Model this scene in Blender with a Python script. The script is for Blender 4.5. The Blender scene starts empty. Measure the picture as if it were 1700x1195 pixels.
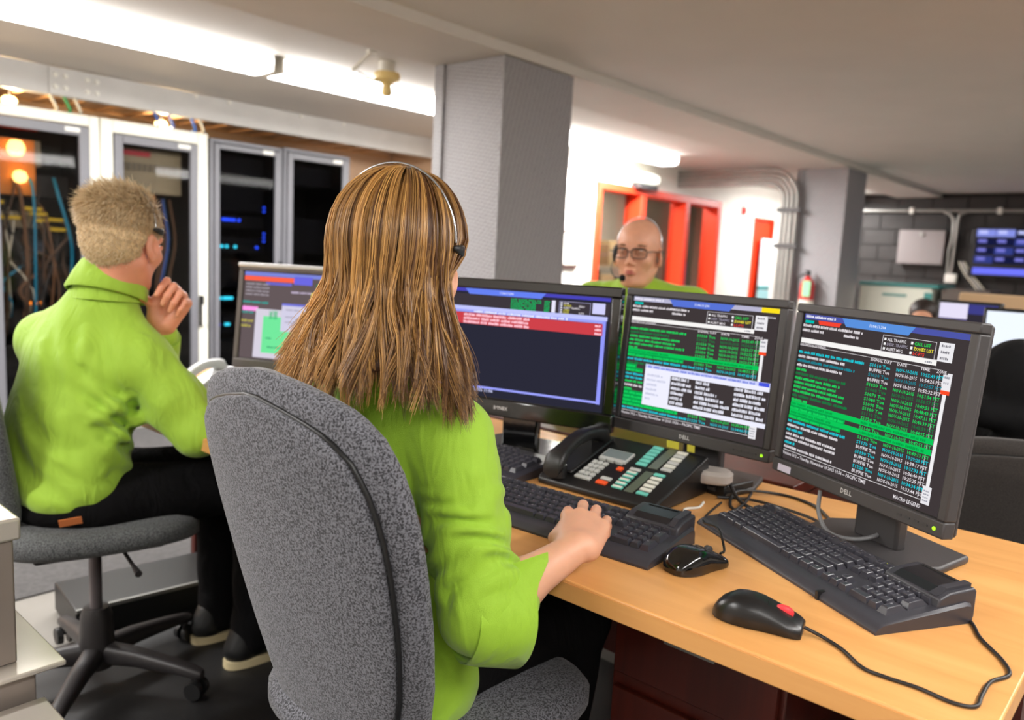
import bpy, bmesh, math, random
import numpy as np
from mathutils import Vector, Matrix
SC = bpy.context.scene
COL = SC.collection

# ------------------------------------------------------------------ camera
CH = 1.235
F_PX, PITCH, ROLL, YAW = 1310.5, 0.1326, 0.0499, 0.7229
_fw = Vector((math.cos(YAW)*math.cos(PITCH), math.sin(YAW)*math.cos(PITCH), -math.sin(PITCH)))
_rt = Vector((math.sin(YAW), -math.cos(YAW), 0)); _up = _rt.cross(_fw)
_r2 = math.cos(ROLL)*_rt + math.sin(ROLL)*_up
_u2 = -math.sin(ROLL)*_rt + math.cos(ROLL)*_up
_m = Matrix((( _r2.x, _u2.x, -_fw.x, 0), (_r2.y, _u2.y, -_fw.y, 0), (_r2.z, _u2.z, -_fw.z, CH), (0, 0, 0, 1)))
cam_data = bpy.data.cameras.new('camera'); cam = bpy.data.objects.new('camera', cam_data); COL.objects.link(cam)
cam.matrix_world = _m
cam_data.sensor_width = 36.0; cam_data.lens = 36.0*F_PX/1700.0; cam_data.clip_start = 0.05
cam_data.dof.use_dof = True; cam_data.dof.focus_distance = 1.22; cam_data.dof.aperture_fstop = 3.5
SC.camera = cam

# ------------------------------------------------------------------ world, light, exposure
world = bpy.data.worlds.new('world'); SC.world = world; world.use_nodes = True
world.node_tree.nodes['Background'].inputs[0].default_value = (0.8, 0.78, 0.75, 1)
world.node_tree.nodes['Background'].inputs[1].default_value = 0.0
SC.view_settings.view_transform = 'Standard'; SC.view_settings.look = 'None'
SC.view_settings.gamma = 1.0; SC.view_settings.use_curve_mapping = False
SC.view_settings.exposure = 0.18
SC.cycles.max_bounces = 6; SC.cycles.diffuse_bounces = 4; SC.cycles.glossy_bounces = 3
SC.cycles.transparent_max_bounces = 6; SC.cycles.transmission_bounces = 4
SC.cycles.caustics_reflective = False; SC.cycles.caustics_refractive = False
SC.cycles.sample_clamp_indirect = 4.0
SC.cycles.use_denoising = True

TUBE_COL = (1.0, 0.985, 0.965)
# fluorescent rows of the room (their fittings are built further down): centre x, y, z, length, watts
LAMP_ROWS = [(1.28, 4.08, 2.15, 2.3, 66), (3.65, 4.08, 2.15, 2.3, 66), (5.80, 4.08, 2.15, 1.9, 135),
             (-1.1, 4.08, 2.15, 2.3, 110), (1.0, -0.9, 2.15, 2.3, 32), (3.6, -0.9, 2.15, 2.3, 32), (9.9, 3.7, 2.15, 1.6, 55),
             (6.2, -0.9, 2.15, 2.3, 24), (-1.6, -0.9, 2.15, 2.3, 30), (-1.6, 1.6, 2.15, 2.3, 50)]
for (x, y, z, ln, w) in LAMP_ROWS:
    ld = bpy.data.lights.new('fluorescent_lamp_light', 'AREA'); ld.shape = 'RECTANGLE'; ld.size = ln; ld.size_y = 0.14
    ld.energy = w; ld.color = TUBE_COL
    lo = bpy.data.objects.new('fluorescent_lamp_light', ld); COL.objects.link(lo); lo.location = (x, y, z - 0.012)

# ------------------------------------------------------------------ helpers
def lin(c):
    return tuple(((v/255.0)/12.92 if v/255.0 <= 0.04045 else ((v/255.0 + 0.055)/1.055)**2.4) for v in c)
MATS = {}
def mat(name, rgb, rough=0.5, metal=0.0, emit=0.0, spec=0.5, noise=None, bump=None, coat=0.0, sheen=0.0, sss=0.0, alpha=1.0, trans=0.0):
    """noise = (scale, amount) colour variation; bump = (scale, strength[, distance])"""
    if name in MATS: return MATS[name]
    m = bpy.data.materials.new(name); m.use_nodes = True; nt = m.node_tree; b = nt.nodes['Principled BSDF']
    c = lin(rgb) + (1,)
    b.inputs['Base Color'].default_value = c; b.inputs['Roughness'].default_value = rough; b.inputs['Metallic'].default_value = metal
    b.inputs['Specular IOR Level'].default_value = spec
    if coat: b.inputs['Coat Weight'].default_value = coat; b.inputs['Coat Roughness'].default_value = 0.08
    if sheen: b.inputs['Sheen Weight'].default_value = sheen
    if sss: b.inputs['Subsurface Weight'].default_value = sss; b.inputs['Subsurface Radius'].default_value = (0.012, 0.005, 0.003); b.inputs['Subsurface Scale'].default_value = 1.0
    if trans: b.inputs['Transmission Weight'].default_value = trans
    if alpha < 1: b.inputs['Alpha'].default_value = alpha
    if emit: b.inputs['Emission Color'].default_value = c; b.inputs['Emission Strength'].default_value = emit
    if noise or bump:
        tc = nt.nodes.new('ShaderNodeTexCoord')
    if noise:
        n = nt.nodes.new('ShaderNodeTexNoise'); n.inputs['Scale'].default_value = noise[0]; n.inputs['Detail'].default_value = 4
        nt.links.new(tc.outputs['Object'], n.inputs['Vector'])
        mx = nt.nodes.new('ShaderNodeMix'); mx.data_type = 'RGBA'; mx.blend_type = 'MULTIPLY'; mx.inputs[0].default_value = 1.0
        mr = nt.nodes.new('ShaderNodeMapRange'); mr.inputs[1].default_value = 0.3; mr.inputs[2].default_value = 0.7
        mr.inputs[3].default_value = 1 - noise[1]; mr.inputs[4].default_value = 1 + noise[1]*0.5
        nt.links.new(n.outputs['Fac'], mr.inputs[0]); mx.inputs[6].default_value = c
        nt.links.new(mr.outputs[0], mx.inputs[7]); nt.links.new(mx.outputs[2], b.inputs['Base Color'])
    if bump:
        n2 = nt.nodes.new('ShaderNodeTexNoise'); n2.inputs['Scale'].default_value = bump[0]; n2.inputs['Detail'].default_value = 3
        nt.links.new(tc.outputs['Object'], n2.inputs['Vector'])
        bp = nt.nodes.new('ShaderNodeBump'); bp.inputs['Strength'].default_value = bump[1]
        bp.inputs['Distance'].default_value = bump[2] if len(bump) > 2 else 0.002
        nt.links.new(n2.outputs['Fac'], bp.inputs['Height']); nt.links.new(bp.outputs[0], b.inputs['Normal'])
    MATS[name] = m; return m

def R3(rx=0, ry=0, rz=0):
    return np.array(Matrix.Rotation(rz, 3, 'Z') @ Matrix.Rotation(ry, 3, 'Y') @ Matrix.Rotation(rx, 3, 'X'))
def frame(loc, xdir=None, rz=0.0):
    return np.array(Matrix.Translation(loc) @ Matrix.Rotation(rz, 4, 'Z'))

class MB:
    def __init__(s): s.V = []; s.F = []; s.MI = []; s.C = []; s.n = 0
    def add(s, VF, M=None, mi=0, col=None):
        V, F = VF; V = np.asarray(V, float).reshape(-1, 3)
        if M is not None:
            M = np.asarray(M)
            V = V @ M[:3, :3].T + (M[:3, 3] if M.shape == (4, 4) else 0)
        s.V.append(V); k = s.n; s.n += len(V)
        s.F += [tuple(int(i) + k for i in f) for f in F]; s.MI += [mi]*len(F)
        if col is not None: s.C += [col]*len(F)
        return s
    def box(s, c, d, M=None, mi=0, col=None): return s.add(box(c, d), M, mi, col)
    def cyl(s, a, b, r, r2=None, n=16, M=None, mi=0): return s.add(cyl(a, b, r, r2, n), M, mi)
    def tube(s, pts, r, n=8, M=None, mi=0): return s.add(tube(pts, r, n), M, mi)
    def build(s, name, mats, parent=None, smooth=None, bevel=0, seg=2, loc=None, rot=None, world=False, sub=0):
        V = np.concatenate(s.V) if s.V else np.zeros((0, 3))
        return mesh_obj(name, V, s.F, mats, parent, smooth, bevel, seg, loc, rot, world, s.MI, s.C, sub)

def mesh_data(name, V, F, mats, smooth=None, MI=None, C=None):
    me = bpy.data.meshes.new(name)
    V = np.asarray(V, float)
    if isinstance(F, np.ndarray):
        nf, k = F.shape
        me.vertices.add(len(V)); me.vertices.foreach_set('co', V.astype(np.float32).ravel())
        me.loops.add(nf*k); me.loops.foreach_set('vertex_index', F.astype(np.int32).ravel())
        me.polygons.add(nf); me.polygons.foreach_set('loop_start', np.arange(0, nf*k, k, dtype=np.int32))
        me.update(calc_edges=True)
    else:
        me.from_pydata(V.tolist(), [], F)
    if not isinstance(mats, (list, tuple)): mats = [mats]
    for m in mats: me.materials.append(m)
    if MI and max(MI) > 0: me.polygons.foreach_set('material_index', MI)
    if C is not None and len(C):
        at = me.attributes.new('Col', 'FLOAT_COLOR', 'FACE')
        at.data.foreach_set('color', (np.hstack([C, np.ones((len(C), 1))]) if isinstance(C, np.ndarray) else np.array([tuple(c) + (1,) for c in C])).astype(np.float32).ravel())
    if smooth is not None:
        me.polygons.foreach_set('use_smooth', [True]*len(me.polygons))
        if smooth < 179: me.set_sharp_from_angle(angle=math.radians(smooth))
    me.validate()
    return me
def mesh_obj(name, V, F, mats, parent=None, smooth=None, bevel=0, seg=2, loc=None, rot=None, world=False, MI=None, C=None, sub=0):
    V = np.asarray(V, float)
    if world and parent is not None:
        p = parent; off = Vector((0, 0, 0))
        while p is not None: off += p.location; p = p.parent
        V = V - np.array(off)
    o = bpy.data.objects.new(name, mesh_data(name, V, F, mats, smooth, MI, C)); COL.objects.link(o)
    if parent is not None: o.parent = parent
    if loc is not None: o.location = loc
    if rot is not None: o.rotation_euler = rot
    if bevel:
        b = o.modifiers.new('bevel', 'BEVEL'); b.width = bevel; b.segments = seg; b.limit_method = 'ANGLE'; b.angle_limit = math.radians(40)
        b.harden_normals = False
        if smooth is None:
            o.data.polygons.foreach_set('use_smooth', [True]*len(o.data.polygons)); o.data.set_sharp_from_angle(angle=math.radians(40))
    if sub:
        u = o.modifiers.new('sub', 'SUBSURF'); u.levels = sub; u.render_levels = sub
    return o
def thing(name, label, cat, loc=(0, 0, 0), rz=0.0, group=None, tilt=None):
    o = bpy.data.objects.new(name, None); COL.objects.link(o); o.location = loc
    o.rotation_euler = tilt if tilt else (0, 0, rz); o.empty_display_size = 0.05
    return tag(o, label, cat, group)
def tag(o, label, cat, group=None):
    o['label'] = label; o['category'] = cat
    if group: o['group'] = group
    return o
def struct(o):
    o['kind'] = 'structure'; return o
def copy_tree(o, parent=None):
    c = o.copy(); COL.objects.link(c); c.parent = parent
    for ch in list(o.children): copy_tree(ch, c)
    return c

def box(c, d):
    x, y, z = c; a, b, e = d[0]/2, d[1]/2, d[2]/2
    V = [(x+i*a, y+j*b, z+k*e) for k in (-1, 1) for j in (-1, 1) for i in (-1, 1)]
    return V, [(0, 2, 3, 1), (4, 5, 7, 6), (0, 1, 5, 4), (2, 6, 7, 3), (0, 4, 6, 2), (1, 3, 7, 5)]
def _perp(d):
    d = d/np.linalg.norm(d); a = np.array([0, 0, 1.]) if abs(d[2]) < .9 else np.array([1., 0, 0])
    u = np.cross(d, a); u /= np.linalg.norm(u); return u, np.cross(d, u)
def cyl(a, b, r, r2=None, n=16):
    a = np.array(a, float); b = np.array(b, float); r2 = r if r2 is None else r2
    u, v = _perp(b-a); t = np.linspace(0, 2*np.pi, n, endpoint=False)
    ring = np.outer(np.cos(t), u) + np.outer(np.sin(t), v)
    V = np.vstack([a+ring*r, b+ring*r2])
    F = [(i, n+i, n+(i+1) % n, (i+1) % n) for i in range(n)] + [tuple(range(n)), tuple(range(2*n-1, n-1, -1))]
    return V, F
def loft(rings, cap=True):
    n = len(rings[0]); V = np.vstack([np.asarray(r, float) for r in rings]); F = []
    for k in range(len(rings)-1):
        for i in range(n):
            j = (i+1) % n
            F.append((k*n+i, k*n+j, (k+1)*n+j, (k+1)*n+i))
    if cap: F.append(tuple(range(n-1, -1, -1))); F.append(tuple(range((len(rings)-1)*n, len(rings)*n)))
    return V, F
def tube(pts, r, n=8):
    P = np.asarray(pts, float); m = len(P); rr = np.full(m, r) if np.isscalar(r) else np.asarray(r)
    T = np.gradient(P, axis=0); T /= np.linalg.norm(T, axis=1)[:, None] + 1e-12
    u, _ = _perp(T[0]); rings = []
    t = np.linspace(0, 2*np.pi, n, endpoint=False)
    for i in range(m):
        u = u - T[i]*(u @ T[i]); u /= np.linalg.norm(u) + 1e-12; v = np.cross(T[i], u)
        rings.append(P[i] + rr[i]*(np.outer(np.cos(t), u) + np.outer(np.sin(t), v)))
    return loft(rings)
def spline(pts, n=8):
    P = np.asarray(pts, float); out = []
    Q = np.vstack([2*P[0]-P[1], P, 2*P[-1]-P[-2]])
    for i in range(1, len(Q)-2):
        p0, p1, p2, p3 = Q[i-1], Q[i], Q[i+1], Q[i+2]
        for t in np.linspace(0, 1, n, endpoint=False):
            out.append(0.5*((2*p1)+(-p0+p2)*t+(2*p0-5*p1+4*p2-p3)*t*t+(-p0+3*p1-3*p2+p3)*t**3))
    out.append(P[-1]); return np.array(out)
def lathe(prof, n=20, axis=None):
    rings = []
    t = np.linspace(0, 2*np.pi, n, endpoint=False)
    for r, z in prof: rings.append(np.stack([r*np.cos(t), r*np.sin(t), np.full(n, z)], 1))
    return loft(rings)
def prism(poly, z0, z1):
    n = len(poly); V = [(p[0], p[1], z0) for p in poly] + [(p[0], p[1], z1) for p in poly]
    F = [tuple(range(n-1, -1, -1)), tuple(range(n, 2*n))] + [(i, (i+1) % n, n+(i+1) % n, n+i) for i in range(n)]
    return V, F
def superring(c, u, v, a, b, e=2.5, n=24, t0=0.0):
    t = np.linspace(0, 2*np.pi, n, endpoint=False) + t0
    x = np.sign(np.cos(t))*np.abs(np.cos(t))**(2/e); y = np.sign(np.sin(t))*np.abs(np.sin(t))**(2/e)
    return np.asarray(c) + np.outer(x*a, u) + np.outer(y*b, v)
XA, YA, ZA = np.eye(3)

# ---- signed-distance bodies meshed with surface nets
class SDF:
    def __init__(s): s.P = []
    def cone(s, a, b, ra, rb=None, k=0.02, sub=False): s.P.append(('c', np.array(a, float), np.array(b, float), ra, ra if rb is None else rb, k, sub)); return s
    def chain(s, pts, rs, k=0.02):
        for i in range(len(pts)-1): s.cone(pts[i], pts[i+1], rs[i], rs[i+1], k)
        return s
    def ell(s, c, r, R=None, k=0.02, sub=False): s.P.append(('e', np.array(c, float), np.array(r, float), np.eye(3) if R is None else np.asarray(R), None, k, sub)); return s
    def bounds(s):
        lo, hi = [], []
        for p in s.P:
            if p[6]: continue
            if p[0] == 'c':
                r = max(p[3], p[4]); lo.append(np.minimum(p[1], p[2])-r); hi.append(np.maximum(p[1], p[2])+r)
            else: r = p[2].max(); lo.append(p[1]-r); hi.append(p[1]+r)
        return np.min(lo, 0), np.max(hi, 0)
    def mesh(s, h, disp=None, clip=None, pad=0.012):
        lo, hi = s.bounds(); lo = lo-pad-h*2; hi = hi+pad+h*2
        n = np.ceil((hi-lo)/h).astype(int)+1
        ax = [lo[i]+h*np.arange(n[i]) for i in range(3)]
        F = np.full(n, 0.5, np.float32)
        for p in s.P:
            k = p[5]; m = k+3*h+pad
            if p[0] == 'c': r = max(p[3], p[4]); bl = np.minimum(p[1], p[2])-r-m; bh = np.maximum(p[1], p[2])+r+m
            else: r = p[2].max(); bl = p[1]-r-m; bh = p[1]+r+m
            i0 = np.clip(((bl-lo)/h).astype(int), 0, n-1); i1 = np.clip(((bh-lo)/h).astype(int)+2, 0, n)
            if (i1 <= i0).any(): continue
            X, Y, Z = np.meshgrid(ax[0][i0[0]:i1[0]], ax[1][i0[1]:i1[1]], ax[2][i0[2]:i1[2]], indexing='ij', sparse=True)
            if p[0] == 'c':
                a, b, ra, rb = p[1], p[2], p[3], p[4]; d = b-a; L2 = d @ d + 1e-12
                t = np.clip(((X-a[0])*d[0]+(Y-a[1])*d[1]+(Z-a[2])*d[2])/L2, 0, 1)
                D = np.sqrt((X-a[0]-t*d[0])**2+(Y-a[1]-t*d[1])**2+(Z-a[2]-t*d[2])**2)-(ra+(rb-ra)*t)
            else:
                c, r, R = p[1], p[2], p[3]; x, y, z = X-c[0], Y-c[1], Z-c[2]
                q = [R[0, i]*x+R[1, i]*y+R[2, i]*z for i in range(3)]
                k0 = np.sqrt(sum((q[i]/r[i])**2 for i in range(3))); k1 = np.sqrt(sum((q[i]/r[i]**2)**2 for i in range(3)))
                D = np.where(k1 > 1e-6, k0*(k0-1)/np.maximum(k1, 1e-6), -r.min())
            sl = tuple(slice(i0[i], i1[i]) for i in range(3)); G = F[sl]
            if p[6]:
                hh = np.maximum(k-np.abs(G+D), 0)/max(k, 1e-6); F[sl] = np.maximum(G, -D)+hh*hh*k*0.25
            else:
                hh = np.maximum(k-np.abs(G-D), 0)/max(k, 1e-6); F[sl] = np.minimum(G, D)-hh*hh*k*0.25
        if disp is not None or clip is not None:
            X, Y, Z = np.meshgrid(*ax, indexing='ij')
            if disp is not None:
                msk = np.abs(F) < 0.04
                F[msk] += disp(X[msk], Y[msk], Z[msk]).astype(np.float32)
            if clip is not None: F = np.maximum(F, clip(X, Y, Z))
        return nets(F, lo, h)
def nets(F, lo, h):
    ins = F < 0
    off = [(i, j, k) for i in (0, 1) for j in (0, 1) for k in (0, 1)]
    nx, ny, nz = F.shape
    def c(A, o): return A[o[0]:nx-1+o[0], o[1]:ny-1+o[1], o[2]:nz-1+o[2]]
    cnt = sum(c(ins, o).astype(np.int8) for o in off); act = (cnt > 0) & (cnt < 8)
    idx = np.argwhere(act); N = len(idx)
    vals = np.stack([F[idx[:, 0]+o[0], idx[:, 1]+o[1], idx[:, 2]+o[2]] for o in off], 1)
    acc = np.zeros((N, 3)); num = np.zeros(N); O = np.array(off, float)
    for a in range(8):
        for b in range(a+1, 8):
            if np.abs(O[a]-O[b]).sum() != 1: continue
            va, vb = vals[:, a], vals[:, b]; m = (va < 0) != (vb < 0)
            t = np.where(m, va/np.where(m, va-vb, 1), 0)
            acc += m[:, None]*(O[a]+t[:, None]*(O[b]-O[a])); num += m
    V = (idx + acc/num[:, None])*h + lo
    vid = np.full(act.shape, -1, np.int64); vid[act] = np.arange(N)
    Q = []
    for axis in range(3):
        a, b = [(1, 2), (2, 0), (0, 1)][axis]
        s0 = [slice(1, -1)]*3; s1 = [slice(1, -1)]*3; s0[axis] = slice(0, -1); s1[axis] = slice(1, None)
        A = ins[tuple(s0)]; B = ins[tuple(s1)]; ed = np.argwhere(A != B); flip = A[A != B]
        if len(ed) == 0: continue
        e = ed.copy(); e[:, a] += 1; e[:, b] += 1
        def g(da, db):
            q = e.copy(); q[:, a] += da; q[:, b] += db; return vid[q[:, 0], q[:, 1], q[:, 2]]
        quad = np.stack([g(-1, -1), g(0, -1), g(0, 0), g(-1, 0)], 1)
        quad[~flip] = quad[~flip][:, ::-1]; Q.append(quad)
    Q = np.vstack(Q); Q = Q[(Q >= 0).all(1)]
    return V, Q
def noise3(X, Y, Z, s, seed=0):
    r = np.random.RandomState(seed); out = 0
    for i in range(7):
        d = r.normal(size=3); d /= np.linalg.norm(d); ph = r.uniform(0, 6.28); f = s*r.uniform(.7, 1.5)
        out = out + np.sin((X*d[0]+Y*d[1]+Z*d[2])*f + ph + 1.3*np.sin((X*d[1]+Y*d[2]+Z*d[0])*f*.6+ph*2))
    return out/7
# ------------------------------------------------------------------ room materials
M_CEIL = mat('ceiling_paint', (214, 209, 203), 0.75, noise=(3, .03), bump=(60, .15))
M_BEAMP = mat('beam_paint', (212, 206, 199), 0.7, noise=(4, .03))
M_WHITE = mat('white_wall_paint', (244, 240, 232), 0.6, noise=(2, .02))
M_TAN = mat('tan_wall_paint', (214, 182, 152), 0.65, noise=(2, .03))
M_GREYP = mat('grey_wall_paint', (190, 184, 176), 0.7)
M_BLOCK = mat('charcoal_block_paint', (48, 45, 44), 0.7, noise=(6, .12), bump=(40, .3))
M_MORTAR = mat('charcoal_mortar', (36, 34, 33), 0.85)
M_FLOOR = mat('concrete_floor', (128, 124, 118), 0.45, noise=(5, .12), bump=(30, .1))
M_MATB = mat('black_rubber', (24, 23, 24), 0.55, noise=(8, .2))
M_CARPET = mat('dark_carpet', (72, 70, 70), 0.9, noise=(60, .3), bump=(200, .5))
M_STEEL = mat('galvanised_steel', (158, 157, 153), 0.45, 0.8, noise=(9, .12))
M_GREYST = mat('painted_grey_steel', (205, 203, 200), 0.45, noise=(7, .05))
M_RED = mat('red_frame_paint', (236, 62, 30), 0.4)
M_BLACKP = mat('black_plastic', (20, 20, 21), 0.42)
M_CHAR = mat('charcoal_plastic', (58, 56, 57), 0.5)
M_WPLAST = mat('white_plastic', (236, 234, 226), 0.4)

def perforated(name, rgb):
    m = mat(name, rgb, 0.5, 0.0); nt = m.node_tree; b = nt.nodes['Principled BSDF']
    tc = nt.nodes.new('ShaderNodeTexCoord'); mp = nt.nodes.new('ShaderNodeMapping'); mp.inputs['Rotation'].default_value = (.785, .785, .785)
    v = nt.nodes.new('ShaderNodeTexVoronoi'); v.inputs['Scale'].default_value = 62; v.inputs['Randomness'].default_value = 0.12
    nt.links.new(tc.outputs['Object'], mp.inputs[0]); nt.links.new(mp.outputs[0], v.inputs['Vector'])
    bp = nt.nodes.new('ShaderNodeBump'); bp.inputs['Strength'].default_value = .9; bp.inputs['Distance'].default_value = .006
    nt.links.new(v.outputs['Distance'], bp.inputs['Height']); nt.links.new(bp.outputs[0], b.inputs['Normal'])
    rp = nt.nodes.new('ShaderNodeValToRGB'); c = lin(rgb)
    rp.color_ramp.elements[0].color = c + (1,); rp.color_ramp.elements[0].position = .35
    rp.color_ramp.elements[1].color = tuple(x*.72 for x in c) + (1,); rp.color_ramp.elements[1].position = .65
    nt.links.new(v.outputs['Distance'], rp.inputs[0]); nt.links.new(rp.outputs[0], b.inputs['Base Color'])
    return m
M_PILLAR = perforated('textured_grey_cladding', (166, 164, 168))

# ------------------------------------------------------------------ shell
def sbox(name, lo, hi, m, bevel=0):
    lo = np.array(lo, float); hi = np.array(hi, float); c = (lo+hi)/2
    o = mesh_obj(name, *box((0, 0, 0), hi-lo), m, loc=tuple(c), bevel=bevel); return struct(o)
fl = sbox('floor', (-3.2, -3.2, -.1), (11.4, 6.5, 0), M_FLOOR)
sbox('ceiling', (-3.2, -3.2, 2.25), (11.4, 2.71, 2.40), M_CEIL)
sbox('ceiling', (-3.2, 3.24, 2.245), (11.4, 6.5, 2.40), M_CEIL)
bm_ = sbox('trim_1', (-3.0, 2.71, 2.20), (11.0, 3.24, 2.40), M_BEAMP); bm_['label'] = 'flat ceiling beam running over both pillars'
sbox('wall_back', (-3.2, 6.2, 0), (5.3, 6.4, 2.245), M_TAN)
sbox('wall_corner', (5.1, 4.6, 0), (5.3, 6.2, 2.245), M_TAN)
# white wall with the window opening left free (6.22..8.60 x 0.30..1.93)
ww = MB()
for lo, hi in (((5.1, 4.5, 0), (6.20, 4.65, 2.245)), ((8.63, 4.5, 0), (9.60, 4.65, 2.245)), ((10.2, 4.5, 0), (11.2, 4.65, 2.245)),
               ((6.20, 4.5, 1.95), (8.63, 4.65, 2.245)), ((6.20, 4.5, 0), (8.63, 4.65, .25)), ((9.60, 4.5, 1.83), (10.2, 4.65, 2.245))):
    lo = np.array(lo); hi = np.array(hi); ww.box((lo+hi)/2, hi-lo)
struct(ww.build('wall_white', M_WHITE))
sbox('wall_left', (-3.4, -3.2, 0), (-3.2, 6.4, 2.245), M_GREYP)
sbox('wall_near', (-3.2, -3.4, 0), (11.2, -3.2, 2.25), M_GREYP)
# dark block wall: every block in view is its own piece on a mortar backing
wf = sbox('wall_far', (11.0, -3.2, 0), (11.2, 4.5, 2.245), M_MORTAR)
blk = mesh_data('concrete_block', *box((0, 0, 0), (.02, .388, .188)), M_BLOCK)
half = mesh_data('concrete_block', *box((0, 0, 0), (.02, .188, .188)), M_BLOCK)
for r in range(11):
    y = 4.4 - (0.2 if r % 2 else 0.0)
    while y > 0.8:
        o = bpy.data.objects.new('concrete_block', blk); COL.objects.link(o); o.parent = wf
        o.location = (10.992 - 11.1 - random.Random(r*37+int(y*10)).random()*.004, y-.2-.65, 0.1+r*.2-1.1225); y -= .4
sbox('baseboard_back', (-3.2, 6.185, 0), (5.1, 6.2, .1), M_GREYP)

# rooms seen through the red window: a dim store behind it
sb = MB()
for lo, hi in (((5.3, 6.15, 0), (11.2, 6.3, 2.245)), ((11.05, 4.65, 0), (11.2, 6.2, 2.245))):
    lo = np.array(lo); hi = np.array(hi); sb.box((lo+hi)/2, hi-lo)
struct(sb.build('wall_store', mat('store_wall_paint', (186, 180, 168), .7)))

# ------------------------------------------------------------------ pillars
def pillar(label, x0, x1, y0, y1, conduit):
    h = 2.2
    o = thing('pillar', label, 'pillar', ((x0+x1)/2, (y0+y1)/2, 0)); o['kind'] = 'structure'
    hx, hy = (x1-x0)/2, (y1-y0)/2
    MB().box((0, 0, h/2), (2*hx-.02, 2*hy-.02, h)).build('core', M_CHAR, o)
    MB().box((0, -hy+.004, h/2), (2*hx-.004, .008, h-.006)).build('cladding_panel', M_PILLAR, o)
    MB().box((-hx+.004, -.03, h/2), (.008, 2*hy-.075, h-.006)).build('cladding_panel', M_PILLAR, o)
    MB().box((-hx+.002, hy-.035, h/2), (.03, .065, h-.006)).build('corner_channel', M_PILLAR, o)
    MB().box((hx-.004, 0, h/2), (.008, 2*hy-.02, h-.006)).build('cladding_panel', M_PILLAR, o)
    MB().box((-hx-.001, -hy-.001, h/2), (.012, .012, h-.006)).build('edge_trim', M_PILLAR, o)
    return o
pillar('grey textured metal-clad pillar behind the woman at the desk', 2.935, 3.49, 2.735, 3.22, False)
pillar('grey metal-clad pillar carrying the fire extinguisher', 7.74, 8.28, 2.735, 3.22, True)

# ------------------------------------------------------------------ black chair mat, dark carpet
tag(mesh_obj('floor_mat', *prism([(-.3, -.8), (1.95, -.8), (1.95, 2.85), (1.06, 2.85), (.96, 2.42), (.7, 2.36), (-.3, 2.5)], .001, .006), M_MATB), 'large black rubber mat lying under the desks and chairs', 'mat')
tag(mesh_obj('carpet', *prism([(-.5, 2.88), (5.0, 2.88), (5.0, 5.1), (-.5, 5.1)], .001, .006), M_CARPET), 'dark grey carpet strip in front of the equipment racks', 'carpet')

# ------------------------------------------------------------------ fluorescent fittings
M_LENS = mat('lit_diffuser', (255, 252, 248), .5, emit=12.0)
lab = ['long bright fluorescent fitting at the upper left of the ceiling', 'bright fluorescent fitting on the ceiling just left of the pillar', 'bright fluorescent fitting near the white wall right of the pillar', 'fluorescent fitting beyond the left edge over the rack aisle', 'fluorescent fitting overhead behind the woman\'s desk, out of view', 'fluorescent fitting overhead right of the desk, out of view', 'fluorescent fitting beside the far pillar near the red door', 'fluorescent fitting overhead at the far right, out of view', 'fluorescent fitting behind the camera, nearest the corner', 'fluorescent fitting behind the camera, left of the chairs']
for i, (x, y, z, ln, w) in enumerate(LAMP_ROWS):
    zc = 2.245 if y > 3 else 2.25
    f = thing('fluorescent_light', lab[i], 'ceiling light', (x, y, zc), 0, 'fluorescent ceiling fittings')
    MB().box((0, 0, -.0075), (ln, .20, .013)).build('housing', M_WPLAST, f)
    prof = [(-.105, -.014), (-.108, -.05), (-.07, -.092), (.07, -.092), (.108, -.05), (.105, -.014)]
    V = [(s*ln/2*.995, a, b) for s in (-1, 1) for a, b in prof]; n = 6
    mesh_obj('diffuser', V, [(k, (k+1) % n, n+(k+1) % n, n+k) for k in range(n)] + [tuple(range(n-1, -1, -1)), tuple(range(n, 2*n))], M_LENS, f)
    for s in (-1, 1): MB().box((s*(ln/2+.006), 0, -.045), (.012, .21, .088)).build('end_cap', M_WPLAST, f, bevel=.004)
# small lamp holder, twin-wire and bracket near the fittings
M_CREAM = mat('cream_plastic', (240, 212, 140), .4)
t = thing('lamp_holder', 'cream-yellow lamp holder hanging from the ceiling left of the pillar', 'lamp holder', (2.87, 3.55, 2.245))
MB().add(lathe([(.045, 0), (.045, -.055), (.03, -.058)], 20)).build('base', M_WPLAST, t, smooth=40)
MB().add(lathe([(.068, -.058), (.074, -.075), (.068, -.095), (.035, -.108), (.024, -.125), (.03, -.15), (.03, -.168), (.02, -.18)], 24)).build('socket', M_CREAM, t, smooth=50)
t = thing('ceiling_bracket', 'small white angled bracket on the ceiling beside the lamp holder', 'bracket', (2.66, 3.42, 2.245))
MB().box((0, 0, -.006), (.05, .03, .012)).build('plate', M_WPLAST, t)
MB().cyl((0, 0, -.006), (-.05, .09, -.10), .011).build('arm', M_WPLAST, t, smooth=40)
o = MB().tube(spline([(2.65, 3.52, 2.15), (2.76, 3.53, 2.13), (2.83, 3.55, 2.135)], 6), .004).tube(spline([(2.91, 3.55, 2.135), (3.05, 3.53, 2.115), (3.14, 3.5, 2.13)], 6), .004).build('lamp_cable', M_BLACKP, smooth=60)
tag(o, 'thin dark wire sagging either side of the cream lamp holder', 'cable')

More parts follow.
